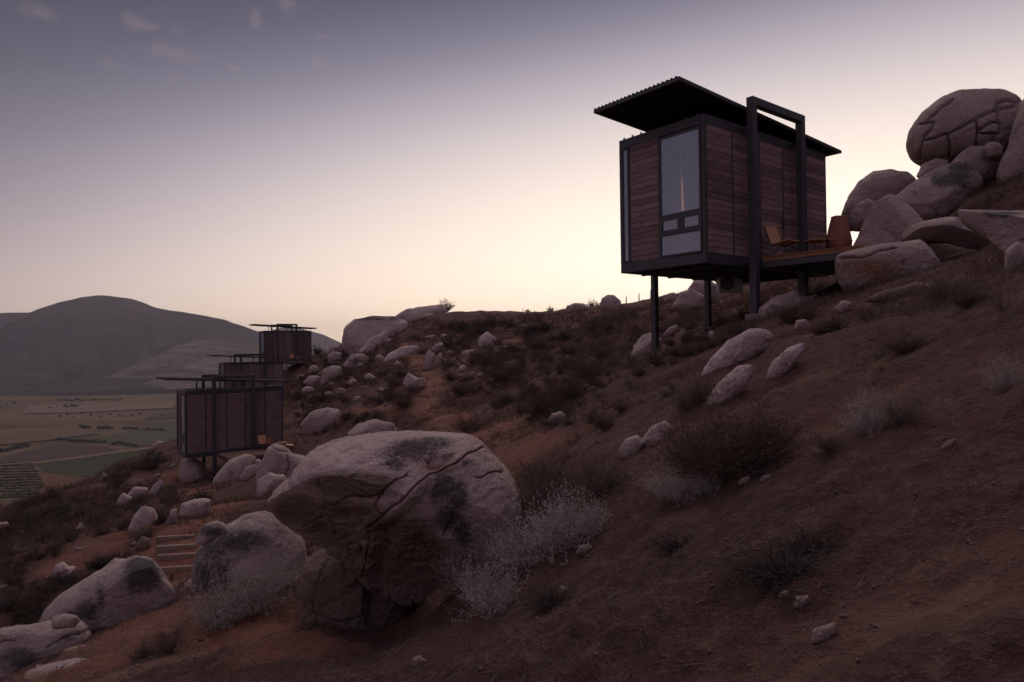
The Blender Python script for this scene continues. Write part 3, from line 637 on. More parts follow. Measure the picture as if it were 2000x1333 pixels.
boulder('dark rock in the hollow under the ledge', [(1770, 490), (1800, 472), (1880, 476), (1930, 492), (1920, 520), (1820, 525)], 19.2, fresh=[(1850, 490, 120, 60)])
boulder('flat topped angular slab tilted out of the slope', [(1874, 412), (1888, 398), (1990, 400), (2090, 404), (2130, 470), (2060, 560), (2010, 540), (1968, 505), (1925, 462), (1880, 438)], 12.6, planes=[((0.05, -0.38, 0.92), 0.66, 0.92), ((-0.45, -0.85, -0.2), 0.6, 0.92)], cuts=0, thick=0.8, sink=1.0, lichen=[(1960, 415, 40, 12)])
boulder('pale chunk of rock propped below the tilted slab', [(1952, 525), (1962, 492), (1985, 472), (2012, 482), (2016, 535), (1985, 555), (1958, 548)], 11.6)
boulder('long loaf shaped boulder under the outer end of the deck', [(1628, 520), (1634, 498), (1680, 485), (1740, 474), (1800, 470), (1840, 478), (1857, 502), (1850, 532), (1825, 548), (1780, 556), (1720, 566), (1668, 574), (1646, 562), (1633, 538)], 16.9, n=60, cuts=1, rough=0.8, thick=0.85, sink=1.05, crack_w=2.5, crack_d=0.08, cracks=[[(1640, 505), (1690, 502), (1715, 490), (1752, 484)], [(1764, 518), (1768, 510)]], rust=[(1700, 525, 50, 22)])
boulder('angular wedge boulder against the front deck post', [(1479, 630), (1482, 604), (1508, 582), (1556, 562), (1567, 582), (1562, 612), (1548, 645), (1500, 652)], 18.2, planes=[((0.25, -0.75, 0.6), 0.5, 0.9), ((0.1, -0.95, -0.2), 0.6, 0.9)], cuts=1)
boulder('flat grey block half buried in shadow under the deck', [(1562, 580), (1598, 575), (1604, 592), (1592, 608), (1565, 606)], 19.0)
boulder('small stone on the bare mound below the loaf boulder', [(1628, 604), (1645, 586), (1666, 590), (1662, 606), (1640, 614)])
boulder('low earthy mound of rock below the loaf boulder', [(1680, 590), (1720, 570), (1790, 552), (1830, 556), (1820, 580), (1740, 592)], mat=M_ROCK, fresh=[(1750, 575, 90, 30)], thick=0.6)
boulder('little grey stone beside the wedge boulder', [(1550, 645), (1555, 626), (1575, 624), (1582, 638), (1570, 650)])
# slope below the cabin
boulder('long whaleback boulder with red twigs growing over it', [(1366, 740), (1390, 700), (1422, 664), (1460, 645), (1496, 642), (1513, 655), (1506, 676), (1480, 694), (1440, 714), (1410, 738), (1384, 752)], base=(1440, 712), mat=M_PALE, cuts=1, thick=0.6)
boulder('narrow pale boulder lying just below the whaleback boulder', [(1376, 792), (1398, 752), (1440, 716), (1466, 712), (1476, 725), (1456, 757), (1412, 790), (1386, 806)], base=(1420, 785), mat=M_PALE, cuts=1, thick=0.6)
boulder('bright pale ridge of rock alone on the bare slope', [(1497, 738), (1510, 705), (1540, 679), (1570, 669), (1583, 680), (1561, 702), (1530, 734), (1506, 746)], base=(1530, 734), mat=M_PALE, cuts=2, thick=0.6, rough=1.3)
boulder('pale boulder behind the corner stilt of the big cabin', [(1231, 700), (1238, 675), (1255, 655), (1278, 649), (1293, 664), (1292, 694), (1260, 712)], 23.6, mat=M_PALE)
boulder('small pale stone uphill of the corner stilt', [(1294, 658), (1304, 641), (1320, 635), (1330, 645), (1314, 658)], mat=M_PALE)
boulder('little stone at the foot of the rear stilt', [(1379, 664), (1383, 650), (1390, 645), (1396, 652), (1394, 666)], mat=M_PALE)
boulder('knobbly twin headed boulder left of the big brown bush', [(1207, 884), (1222, 858), (1246, 849), (1259, 863), (1247, 888), (1222, 898)], base=(1235, 890))
boulder('smooth hump boulder partly behind the big brown bush', [(1246, 866), (1270, 834), (1298, 822), (1318, 838), (1314, 866), (1272, 878)], base=(1285, 866))
boulder('round boulder seen beneath the big cabin floor', [(1312, 602), (1328, 572), (1350, 564), (1378, 578), (1376, 602), (1340, 612)], 42)
boulder('dark boulder on the ridge behind the rear stilt', [(1334, 578), (1350, 549), (1380, 543), (1404, 560), (1404, 590), (1360, 596)], 47)
boulder('two toned ochre stone on the gully edge', [(1068, 826), (1078, 808), (1096, 803), (1106, 812), (1092, 828), (1076, 832)])
# ridge in the middle distance
boulder('biggest mid hill boulder with white streaked face and brown cap', [(666, 660), (672, 640), (690, 622), (730, 617), (770, 618), (795, 628), (806, 650), (801, 676), (760, 692), (692, 696), (670, 680)], 87, n=60, cuts=1, lichen=[(735, 621, 60, 6)], mat=M_PALE)
boulder('brown whale backed rock on the skyline above the streaked boulder', [(756, 632), (775, 615), (795, 603), (830, 598), (862, 595), (873, 610), (868, 640), (850, 664), (800, 664), (765, 650)], 98, mat=M_ROCK)
boulder('square shouldered rock leaning on the skyline whaleback', [(812, 645), (820, 622), (840, 612), (855, 614), (856, 640), (842, 658), (820, 658)], 95)
boulder('sharp leaning slab in front of the streaked boulder', [(697, 692), (722, 664), (757, 644), (760, 662), (790, 660), (770, 680), (740, 692), (712, 698)], 82, thick=0.5, mat=M_PALE)
boulder('broad speckled boulder face below the streaked boulder', [(732, 722), (758, 692), (788, 676), (816, 672), (826, 690), (806, 708), (770, 724), (746, 730)], 71, thick=0.7, mat=M_PALE)
boulder('round split topped boulder in scrub between the upper cabins', [(627, 752), (629, 722), (646, 712), (666, 717), (671, 740), (652, 764)], 68)
boulder('rounded grey boulder above the split topped boulder', [(668, 714), (686, 692), (708, 690), (726, 704), (712, 724), (682, 728)], 74)
boulder('small rounded boulder uphill of the standing stones', [(818, 670), (832, 656), (851, 654), (854, 672), (832, 684)], 80)
boulder('pale small boulder touching the rounded one uphill of the standing stones', [(852, 664), (864, 651), (880, 654), (882, 668), (864, 676)], 80, mat=M_PALE)
boulder('flat lying boulder just above the standing stones', [(838, 688), (850, 672), (866, 669), (864, 682), (850, 692)], 72)
boulder('tall standing stone slab beside the path', [(827, 732), (830, 694), (837, 684), (850, 692), (848, 734)], 62, name='standing_stone', thick=0.6, cuts=1)
boulder('thinner standing stone next to the tall slab', [(850, 722), (855, 692), (862, 687), (866, 702), (858, 728)], 63, name='standing_stone', thick=0.6, cuts=1)
boulder('bright pointed white boulder by the ridge steps', [(929, 688), (934, 662), (951, 648), (971, 660), (975, 674), (956, 692)], 76, mat=M_PALE, rough=0.7)
boulder('brown flat boulder left of the white boulder', [(890, 704), (904, 686), (930, 681), (938, 696), (910, 710)], 72)
boulder('speckled round boulder right of the lowest cabin', [(574, 876), (584, 832), (605, 806), (640, 795), (662, 801), (669, 820), (656, 842), (620, 860), (592, 882)], 49, n=56, thick=0.75, mat=M_PALE)
boulder('low grey hump of rock behind the huge cracked boulder', [(676, 848), (698, 829), (735, 820), (766, 826), (780, 844), (740, 860), (690, 860)], 36)
boulder('rough pale stone at the bend of the mid hill path', [(786, 750), (797, 728), (810, 736), (829, 746), (822, 764), (796, 762)], 54, mat=M_PALE)
boulder('grey stone beside the bend of the mid hill path', [(806, 742), (824, 737), (834, 746), (828, 758), (808, 758)], 52)
boulder('smooth brown boulder beside the middle cabin deck', [(572, 792), (582, 772), (604, 768), (610, 780), (600, 794)], 66)
boulder('greyish boulder above the middle cabin deck', [(590, 748), (604, 734), (622, 734), (628, 748), (612, 758)], 74)
boulder('rough boulder beside the timber stair of the top cabin', [(636, 698), (650, 686), (668, 690), (668, 704), (648, 708)], 84)
boulder('knobbly boulder on the ridge left of the streaked boulder', [(634, 690), (645, 676), (662, 674), (670, 686), (654, 698)], 87)
boulder('rounded stone dome on the ridge with a bush in front', [(1100, 610), (1108, 598), (1122, 592), (1140, 593), (1150, 600), (1154, 613), (1128, 618)], 99, name='stone_dome', cat='dome', cuts=0, rough=0.3, mat=M_PALE)
boulder('taller stone dome on the ridge beside a leafy bush', [(1171, 600), (1175, 583), (1186, 576), (1200, 577), (1212, 587), (1215, 602), (1192, 606)], 102, name='stone_dome', cat='dome', cuts=0, rough=0.3, mat=M_PALE)
boulder('dark bushy rock on the ridge beside the corner stilt', [(1296, 590), (1304, 574), (1318, 571), (1324, 580), (1316, 594)], 80)
for cx, cy_, r in [(655, 702, 15), (701, 714, 9), (612, 724, 12), (600, 764, 13), (641, 772, 9), (690, 748, 10), (722, 738, 11), (762, 738, 8), (746, 764, 7), (666, 764, 9), (587, 738, 9), (698, 780, 8), (776, 712, 8), (741, 700, 9), (880, 690, 8), (905, 720, 9), (868, 705, 7)]:
    rr_ = random.Random(int(cx * 3 + cy_))
    boulder('weathered boulder in the rocky scrub between the small cabins and the path', [(cx + r * rr_.uniform(0.8, 1.2) * math.cos(a), cy_ - r * 0.75 * rr_.uniform(0.8, 1.2) * math.sin(a)) for a in [k * math.pi / 4 for k in range(8)]], base=(cx, cy_ + r * 0.5), group='boulders in the rocky scrub by the small cabins', n=14, lift=0.3, mat=M_PALE if rr_.random() < 0.4 else M_ROCK)
# below the lowest cabin
boulder('tall sloping boulder below the lowest cabin deck', [(408, 985), (418, 935), (448, 898), (484, 886), (502, 894), (494, 918), (466, 945), (444, 985), (420, 998)], 33.5, thick=0.7, cuts=1)
boulder('rounded boulder supporting the lowest deck', [(462, 935), (476, 905), (506, 896), (522, 908), (512, 935), (485, 950)], 34.5)
boulder('pale split flake lying in front of the deck boulders', [(468, 936), (478, 914), (500, 905), (514, 917), (494, 930), (480, 940)], 31.5, thick=0.4, mat=M_PALE)
boulder('lumpy grey topped rock in front of the lowest cabin chairs', [(498, 940), (512, 900), (522, 872), (536, 865), (552, 870), (572, 888), (596, 892), (600, 920), (570, 950), (520, 960)], 29.5, rough=1.6, crack_w=1.6, crack_d=0.08, cracks=[[(530, 872), (545, 880), (560, 882)], [(560, 890), (566, 910), (560, 930)]])
boulder('dark round boulder tucked behind the huge cracked boulder', [(494, 985), (502, 940), (528, 923), (556, 930), (572, 960), (540, 1000), (505, 1005)], 24.5)
boulder('pale boulder under the stilts of the lowest cabin', [(349, 928), (354, 900), (374, 893), (398, 904), (400, 940), (372, 950), (355, 945)], 45.5)
# left slope
boulder('tall pointed pale boulder above the timber steps', [(248, 1042), (262, 1006), (284, 984), (303, 991), (309, 1012), (290, 1036), (262, 1052)], base=(275, 1040), mat=M_PALE, cuts=2)
boulder('angular pale boulder in a pair on the left slope', [(226, 980), (240, 962), (260, 972), (252, 988), (233, 990)], mat=M_PALE)
boulder('flat topped boulder behind the angular one on the left slope', [(246, 970), (258, 951), (289, 953), (287, 972), (264, 976)], mat=M_PALE)
boulder('thin pale fin of rock right of the left slope pair', [(287, 972), (300, 945), (313, 937), (320, 946), (303, 972)], mat=M_PALE, thick=0.5)
boulder('cluster of broken rock uphill of the timber steps', [(346, 1008), (354, 985), (380, 974), (412, 977), (412, 1002), (370, 1016)], rough=1.7, mat=M_PALE)
boulder('upright little rock left of the broken cluster', [(322, 1028), (334, 996), (346, 994), (346, 1024)])
boulder('stubby pale boulder far down the left slope', [(-14, 1042), (-8, 1022), (14, 1020), (21, 1028), (10, 1042)], mat=M_PALE)
boulder('pale cracked stone low on the left slope', [(98, 1134), (108, 1105), (124, 1097), (136, 1108), (150, 1106), (142, 1128), (112, 1140)], mat=M_PALE, crack_w=1.5, crack_d=0.05, cracks=[[(104, 1120), (122, 1122), (138, 1112)]])
boulder('small round stone in the left slope brush', [(148, 1034), (155, 1021), (168, 1024), (168, 1038)], mat=M_PALE)
boulder('small pale stone near the edge of the left slope', [(193, 936), (202, 924), (211, 930), (203, 942)], mat=M_PALE)
boulder('pale rounded stone up the left slope near the lowest cabin', [(296, 872), (308, 861), (321, 863), (314, 878)], mat=M_PALE)
boulder('dirt coloured stone beside the timber steps', [(264, 1068), (276, 1048), (292, 1052), (296, 1070), (276, 1080)], fresh=[(280, 1062, 30, 30)])
# around the timber steps and bottom left corner
boulder('tall dark stained boulder right of the timber steps', [(377, 1200), (376, 1120), (385, 1082), (408, 1055), (440, 1032), (480, 1010), (518, 1004), (552, 1020), (590, 1060), (605, 1150), (570, 1215), (450, 1235), (388, 1225)], 9.8, n=80, cuts=1, thick=0.7, lichen=[(420, 1110, 40, 70), (470, 1060, 60, 26), (400, 1060, 12, 10)])
boulder('capping rock perched on the tall dark stained boulder', [(383, 1062), (386, 1040), (402, 1024), (425, 1017), (446, 1024), (450, 1036), (425, 1050), (395, 1066)], 9.2, n=40, sink=1.0, thick=0.8, lichen=[(410, 1036, 25, 12)])
boulder('little grey stone at the bottom of the timber steps', [(348, 1168), (360, 1142), (378, 1128), (390, 1146), (382, 1168)], 11.0)
boulder('long rounded boulder left of the timber steps', [(74, 1225), (85, 1196), (112, 1168), (160, 1140), (210, 1111), (260, 1092), (296, 1094), (320, 1128), (346, 1162), (338, 1180), (300, 1200), (240, 1230), (180, 1228), (100, 1245)], base=(240, 1215), n=90, cuts=0, thick=0.85, sink=1.05, planes=[((0.35, -0.9, -0.1), 0.6, 0.85)], lichen=[(170, 1190, 26, 22), (275, 1120, 40, 40), (150, 1200, 30, 10), (195, 1165, 10, 22)])
boulder('pale boulder peeping over the long rounded boulder', [(186, 1140), (204, 1106), (226, 1090), (254, 1096), (248, 1130), (212, 1145)], 14.2)
boulder('broad cracked boulder carrying a small flat rock', [(-80, 1260), (0, 1231), (60, 1221), (110, 1215), (156, 1214), (180, 1236), (168, 1258), (120, 1290), (60, 1320), (0, 1345), (-80, 1360)], 8.6, n=80, thick=0.7, cuts=1, crack_w=2.2, crack_d=0.04, cracks=[[(95, 1265), (130, 1244), (160, 1236), (178, 1228)], [(0, 1255), (12, 1248), (30, 1250)]], lichen=[(40, 1290, 60, 26)])
boulder('small flat rock lying on the broad cracked boulder', [(95, 1226), (99, 1207), (125, 1200), (150, 1204), (157, 1212), (146, 1224), (110, 1228)], 8.3, n=36, thick=0.9, sink=1.0, rough=1.4)
boulder('wedge of reddish slab between the corner boulders', [(112, 1292), (126, 1268), (160, 1262), (220, 1269), (253, 1278), (228, 1292), (180, 1300), (130, 1306)], 7.9, n=40, thick=0.8, rust=[(170, 1280, 90, 30)])
boulder('smooth rose boulder cut off by the bottom edge', [(38, 1350), (46, 1318), (90, 1302), (150, 1291), (186, 1294), (197, 1315), (192, 1352), (120, 1375)], 7.2, n=60, cuts=1, rust=[(85, 1325, 40, 14)])
boulder('grey stone peeping from behind the rose boulder', [(36, 1335), (48, 1309), (78, 1299), (102, 1303), (84, 1330)], 7.9, n=30)
# loose stones on the near slope
for lab, pts in [('brick shaped pale stone lying loose on the bare slope', [(1586, 1250), (1584, 1232), (1632, 1216), (1639, 1234), (1600, 1254)]),
                 ('brown lump of stone below the dead brushwood', [(1551, 1185), (1554, 1166), (1578, 1163), (1586, 1178), (1572, 1190)]),
                 ('stone on the dirt at the foot of the huge cracked boulder', [(803, 1300), (806, 1286), (820, 1281), (832, 1291), (826, 1304)]),
                 ('pinkish stone at the edge of the silver shrubs', [(1126, 1080), (1130, 1066), (1150, 1062), (1160, 1070), (1144, 1084)]),
                 ('rosy stone below the silver shrubs', [(1090, 1156), (1093, 1146), (1106, 1146), (1114, 1155), (1104, 1162)]),
                 ('flat pinkish stone below the big brown bush', [(1484, 940), (1490, 930), (1508, 926), (1510, 934), (1494, 943)]),
                 ('grey stone at the lower edge of the big brown bush', [(1442, 946), (1446, 934), (1464, 930), (1466, 942), (1452, 950)]),
                 ('upright little stone below the big brown bush', [(1402, 952), (1404, 940), (1414, 937), (1418, 946), (1412, 956)]),
                 ('slate grey stone on the right hand slope', [(1838, 876), (1848, 862), (1866, 856), (1866, 866), (1848, 880)]),
                 ('dull stone under the brushwood pile', [(1520, 1166), (1524, 1156), (1542, 1153), (1546, 1162), (1532, 1170)])]:
    boulder(lab, pts, name='loose_stone', cat='stone', thick=0.8, lift=0.3, n=14, sink=1.25, mat=M_STONE)

# ------------------------------------------------------------------ cabins
CL, CW, CH = 6.5, 3.04, 4.0
BAT = [0.0, 1.27, 2.62, 3.87, 5.22, CL]
def cabin(label, corner, ang, detail, CL=6.5, CW=3.04, CH=4.0, gap=0.0):
    BAT = [0.0] + [b * CL / 6.5 for b in (1.27, 2.62, 3.87, 5.22)] + [CL]; kx = CL / 6.5
    root = empty('hillside_cabin', corner, ang); tag(root, label, 'cabin')
    ca, sa = math.cos(ang), math.sin(ang)
    W = lambda x, y: (corner[0] + ca * x - sa * y, corner[1] + sa * x + ca * y)
    bv = 0.008 if detail else 0.0
    # steel box frame
    for z0, z1, nm in ((0.0, 0.29, 'base_beam'), (CH - 0.27, CH, 'top_beam')):
        MB().box(0, CL, -0.004, 0.14, z0, z1).obj(nm, M_STEEL, root, bevel=bv)
        MB().box(0, CL, CW - 0.14, CW + 0.004, z0, z1).obj(nm, M_STEEL, root, bevel=bv)
        MB().box(-0.006, 0.14, 0.14, CW - 0.14, z0 + 0.002, z1 - 0.002).obj(nm, M_STEEL, root, bevel=bv)
        MB().box(CL - 0.14, CL + 0.006, 0.14, CW - 0.14, z0 + 0.002, z1 - 0.002).obj(nm, M_STEEL, root, bevel=bv)
    for x in (0.0, CL - 0.1):
        for y in (0.0, CW - 0.1):
            MB().box(x + 0.001, x + 0.099, y + 0.001, y + 0.099, 0.29, CH - 0.27).obj('corner_post', M_STEEL, root)
    for x in BAT[1:-1]:
        for y0, y1 in ((-0.012, 0.03), (CW - 0.03, CW + 0.012)):
            MB().box(x - 0.035, x + 0.035, y0, y1, 0.29, CH - 0.27).obj('batten', M_STEEL, root)
    MB().box(0.14, CL - 0.14, 0.14, CW - 0.14, 0.03, 0.22).obj('floor_slab', M_UNDER, root)
    for k in range(5):
        x = 0.75 + k * 1.25; MB().box(x, x + 0.08, 0.15, CW - 0.15, -0.06, 0.028).obj('floor_joist', M_STEEL, root)
    MB().box(0.14, CL - 0.14, 0.14, CW - 0.14, CH - 0.12, CH - 0.05).obj('box_roof', M_UNDER, root)
    MB().box(0.6, 0.66, 0.15, CW - 0.15, 0.23, CH - 0.13).obj('inner_wall', M_INNER, root)
    MB().box(CL - 0.16, CL - 0.12, 0.12, CW - 0.12, 0.29, CH - 0.27).obj('end_wall', M_PLANK, root)
    MB().box(0.11, CL - 0.11, 0.05, 0.08, 0.29, CH - 0.27).obj('wall_lining', M_UNDER, root)
    MB().box(0.11, CL - 0.11, CW - 0.08, CW - 0.05, 0.29, CH - 0.27).obj('wall_lining', M_UNDER, root)
    # wood siding, board by board
    z0, z1, nb = 0.29, CH - 0.27, 21; ph = (z1 - z0) / nb; rng = random.Random(int(corner[1] * 10))
    def siding(fx, length, sx, sy, horizontal_y=False):
        """boards of one panel; fx maps board index to a transform"""
        if detail:
            mesh = MB().box(0, length, -0.03, 0.012, 0.008, ph - 0.008).mesh('plank')
            for k in range(nb):
                o = new_obj('plank', mesh, M_PLANK, root, (sx, sy, z0 + k * ph), (R(rng.uniform(2.5, 6.0)), R(rng.uniform(-0.12, 0.12)), R(-90) if horizontal_y else 0))
                o.location[0 if horizontal_y else 1] += rng.uniform(-0.004, 0.004)
        else:
            m = MB()
            for k in range(nb): m.box(0, length, -0.02 - 0.004 * (k % 2), 0.014, k * ph + 0.01, (k + 1) * ph - 0.01)
            m.obj('siding_panel', M_PLANKF, root, (sx, sy, z0), (0, 0, R(-90) if horizontal_y else 0))
    for a, b in zip(BAT[:-1], BAT[1:]):
        xa = a + (0.1 if a == 0 else 0.036); xb = b - (0.1 if b == CL else 0.036)
        siding(None, xb - xa, xa, 0.028, False)
    ws = CW - 3.04; siding(None, 2.615 + ws - 1.575, 0.028, 2.615 + ws, True)
    m = MB()
    for k in range(nb): m.box(0.1, CL - 0.1, CW - 0.014, CW + 0.008 + 0.003 * (k % 2), z0 + k * ph + 0.008, z0 + (k + 1) * ph - 0.008)
    m.obj('siding_panel', M_PLANK, root)
    # door in the middle panel of the deck side
    d = MB().box(2.70 * kx, 3.79 * kx, -0.012, 0.004, 0.30, 0.36).obj('door', M_STEEL, root)
    MB().box(3.72 * kx, 3.75 * kx, -0.07, -0.035, 1.25, 1.55).obj('handle', M_ROD, d)
    # window wall on the valley side (x = 0)
    def pane(nm, y0, y1, za, zb, fw=0.05, blind=True, cord=True):
        w = MB(); w.box(-0.03, 0.04, y0, y1, za, za + fw).box(-0.03, 0.04, y0, y1, zb - fw, zb).box(-0.03, 0.04, y0, y0 + fw, za + fw, zb - fw).box(-0.03, 0.04, y1 - fw, y1, za + fw, zb - fw)
        w = w.obj(nm, M_STEEL, root)
        MB().box(0.0, 0.008, y0 + fw, y1 - fw, za + fw, zb - fw).obj('pane', M_GLASS, w)
        if blind:
            s = MB(); zz = za + 0.03; st = 0.05
            while zz < zb - 0.03:
                s.box(0.075, 0.079, y0 + 0.02, (y0 + y1) / 2 - 0.012, zz, zz + st * 0.70).box(0.075, 0.079, (y0 + y1) / 2 + 0.012, y1 - 0.02, zz, zz + st * 0.70); zz += st
            s.obj('blind', M_BLIND, w)
            if cord: MB().box(0.055, 0.07, (y0 + y1) / 2 - 0.011, (y0 + y1) / 2 + 0.011, za + fw, zb - fw).obj('blind_cord', M_WHITE, w)
        return w
    pane('window', 0.105, 1.53, 1.42, CH - 0.30, 0.06); pane('window', 0.105, 0.80, 0.94, 1.415, 0.10, True, False); pane('window', 0.805, 1.53, 0.94, 1.415, 0.10, True, False)
    pane('window', 0.105, 1.53, 0.30, 0.935, 0.05); pane('window', 2.66 + ws, 2.935 + ws, 0.30, CH - 0.30, 0.045, True, False)
    MB().box(-0.01, 0.03, 1.535, 1.57, 0.29, CH - 0.27).obj('mullion', M_STEEL, root); MB().box(-0.01, 0.03, 2.62 + ws, 2.655 + ws, 0.29, CH - 0.27).obj('mullion', M_STEEL, root)
    if detail:
        for k in range(9):
            y = 0.2 + k * 0.33; MB().box(0.0, 0.05, y, y + 0.03, CH - 0.004, CH + 0.05).obj('roof_clip', M_STEEL, root)
        for z in (CH - 0.07, CH - 0.15): MB().tube([(0.05, -0.02, z), (0.05, 0.01, z)], 0.014, 8).obj('bolt', M_ROD, root)
        MB().tube([(0.19, 0.88, 1.0), (0.19, 0.88, 1.7), (0.19, 0.88, 2.5)], [0.03, 0.03, 0.008], 12).obj('lamp', M_LAMP, root)
    # tilted roof: sheet of ridged steel on a thin frame
    xa, xb, ya, yb, za, zb = -1.26, CL + 0.64, -0.2, CW - 0.22, CH + 0.62 + gap, CH + 0.17 + gap
    zz = lambda x: za + (zb - za) * (x - xa) / (xb - xa)
    n = 21; V = []; F = []; wv = (yb - ya) / n; prof = []
    for k in range(n): prof += [(ya + k * wv, 0.0), (ya + (k + 0.55) * wv, 0.0), (ya + (k + 0.66) * wv, 0.035), (ya + (k + 0.86) * wv, 0.035), (ya + (k + 0.97) * wv, 0.0)]
    prof.append((yb, 0.0)); npf = len(prof)
    for x in (xa - 0.02, xb + 0.02):
        for dz in (0.0, -0.012): V += [(x, y, zz(x) + h + dz) for y, h in prof]
    for i in range(npf - 1):
        F += [(i, 2 * npf + i, 2 * npf + i + 1, i + 1), (npf + i, npf + i + 1, 3 * npf + i + 1, 3 * npf + i), (i, i + 1, npf + i + 1, npf + i), (2 * npf + i, 3 * npf + i, 3 * npf + i + 1, 2 * npf + i + 1)]
    me = bpy.data.meshes.new('roof_sheet'); me.from_pydata(V, [], F); me.update(); roof = new_obj('roof', me, M_ROOF, root)
    sl = math.atan2(za - zb, xb - xa)
    Mx = Matrix.Translation((xa, 0, za - 0.015)) @ Matrix.Rotation(sl, 4, 'Y'); LL = math.hypot(xb - xa, za - zb)
    MB().box(0, LL, ya, yb, -0.06, -0.012, Mx).obj('roof_underside', M_UNDER, roof)
    for y0, y1 in ((ya - 0.012, ya + 0.05), (yb - 0.05, yb + 0.012)): MB().box(-0.015, LL + 0.015, y0, y1, -0.085, -0.005, Mx).obj('roof_edge', M_STEEL, roof)
    for x0 in (-0.012, LL - 0.05): MB().box(x0, x0 + 0.062, ya + 0.05, yb - 0.05, -0.083, -0.006, Mx).obj('roof_edge', M_STEEL, roof)
    for x in (0.9, 3.2, 5.4):
        for y in (1.3,): MB().box(x, x + 0.07, y, y + 0.07, CH - 0.06, zz(x) - 0.05).obj('roof_strut', M_STEEL, root)
    # two steel portal frames straddling the box, their legs standing on the slope
    ft = CH + 0.69 + gap
    for y, xs in ((-0.35, (1.72 * kx, 4.30 * kx)), (CW + 0.22, (1.80 * kx, 4.60 * kx))):
        for x in xs:
            wx, wy = W(x, y); g = gz(wx, wy) - corner[2] - 0.25
            hp = 0.105 if y < 0 else 0.088; MB().box(x - hp, x + hp, y - hp, y + hp, g, ft - 0.22).obj('frame_post', M_STEEL, root, bevel=bv)
            f = MB().box(x - 0.2, x + 0.2, y - 0.2, y + 0.2, g - 0.3, g + 0.36).obj('footing', M_CONC, root, bevel=0.015)
        MB().box(xs[0] - hp - 0.001, xs[1] + hp + 0.001, y - hp - 0.001, y + hp + 0.001, ft - 0.22, ft).obj('frame_beam', M_STEEL, root, bevel=bv)
        for x in xs:
            ya2, yb2 = (y + 0.12, 0.0) if y < 0 else (CW, y - 0.12)
            for z in (0.1, CH - 0.2): MB().box(x - 0.05, x + 0.05, ya2, yb2, z, z + 0.12).obj('bracket', M_STEEL, root)
    # deck
    dx0, dx1, dy0, dy1, dz = 1.90 * kx, 5.7 * kx, -0.5, -3.12, 0.235
    deck = MB().box(dx0 + 0.02, dx1, dy1 + 0.04, dy0, dz - 0.30, dz - 0.135).obj('deck', M_STEEL, root)
    MB().box(dx0, dx0 + 0.045, dy1, dy0, dz - 0.13, dz - 0.028).obj('fascia', M_DECK if detail else M_TIMBD, deck)
    MB().box(dx0 + 0.05, dx1, dy1 + 0.002, dy1 + 0.045, dz - 0.13, dz - 0.028).obj('fascia', M_DECK if detail else M_TIMBD, deck)
    nbd = 19; bw = (dy0 - dy1) / nbd
    bm_ = MB().box(dx0 - 0.03, dx1, 0.008, bw - 0.008, -0.028, 0.0).mesh('deck_board')
    for k in range(nbd): new_obj('deck_board', bm_, M_DECK if detail else M_TIMBD, deck, (0, dy1 + k * bw, dz + 0.002 * (k % 3)))
    for k in range(4): MB().box(dx0 + 0.05, dx1 - 0.02, dy1 + 0.2 + k * 0.7, dy1 + 0.26 + k * 0.7, dz - 0.134, dz - 0.03).obj('deck_joist', M_STEEL, deck)
    for x, y in ((dx0 + 0.25, -2.6), (dx1 - 0.3, -2.7), (dx1 - 0.3, -0.9)):
        wx, wy = W(x, y); g = min(gz(wx, wy) - corner[2] - 0.2, dz - 0.4)
        if x < 3 and detail: continue
        MB().box(x - 0.06, x + 0.06, y - 0.06, y + 0.06, g, dz - 0.30).obj('deck_post', M_TIMB if not detail else M_STEEL, deck)
    if detail:
        wx, wy = W(3.6, -1.0); g = gz(wx, wy) - corner[2]
        MB().tube([(3.2, -1.0, g - 0.1), (3.55, -0.9, dz - 0.3)], 0.05, 8).obj('brace', M_STEEL, deck)
        MB().box(4.4, 5.6, -2.3, -2.22, min(g, -1.4), dz - 0.31).obj('service_panel', M_UNDER, deck)
    return root, W
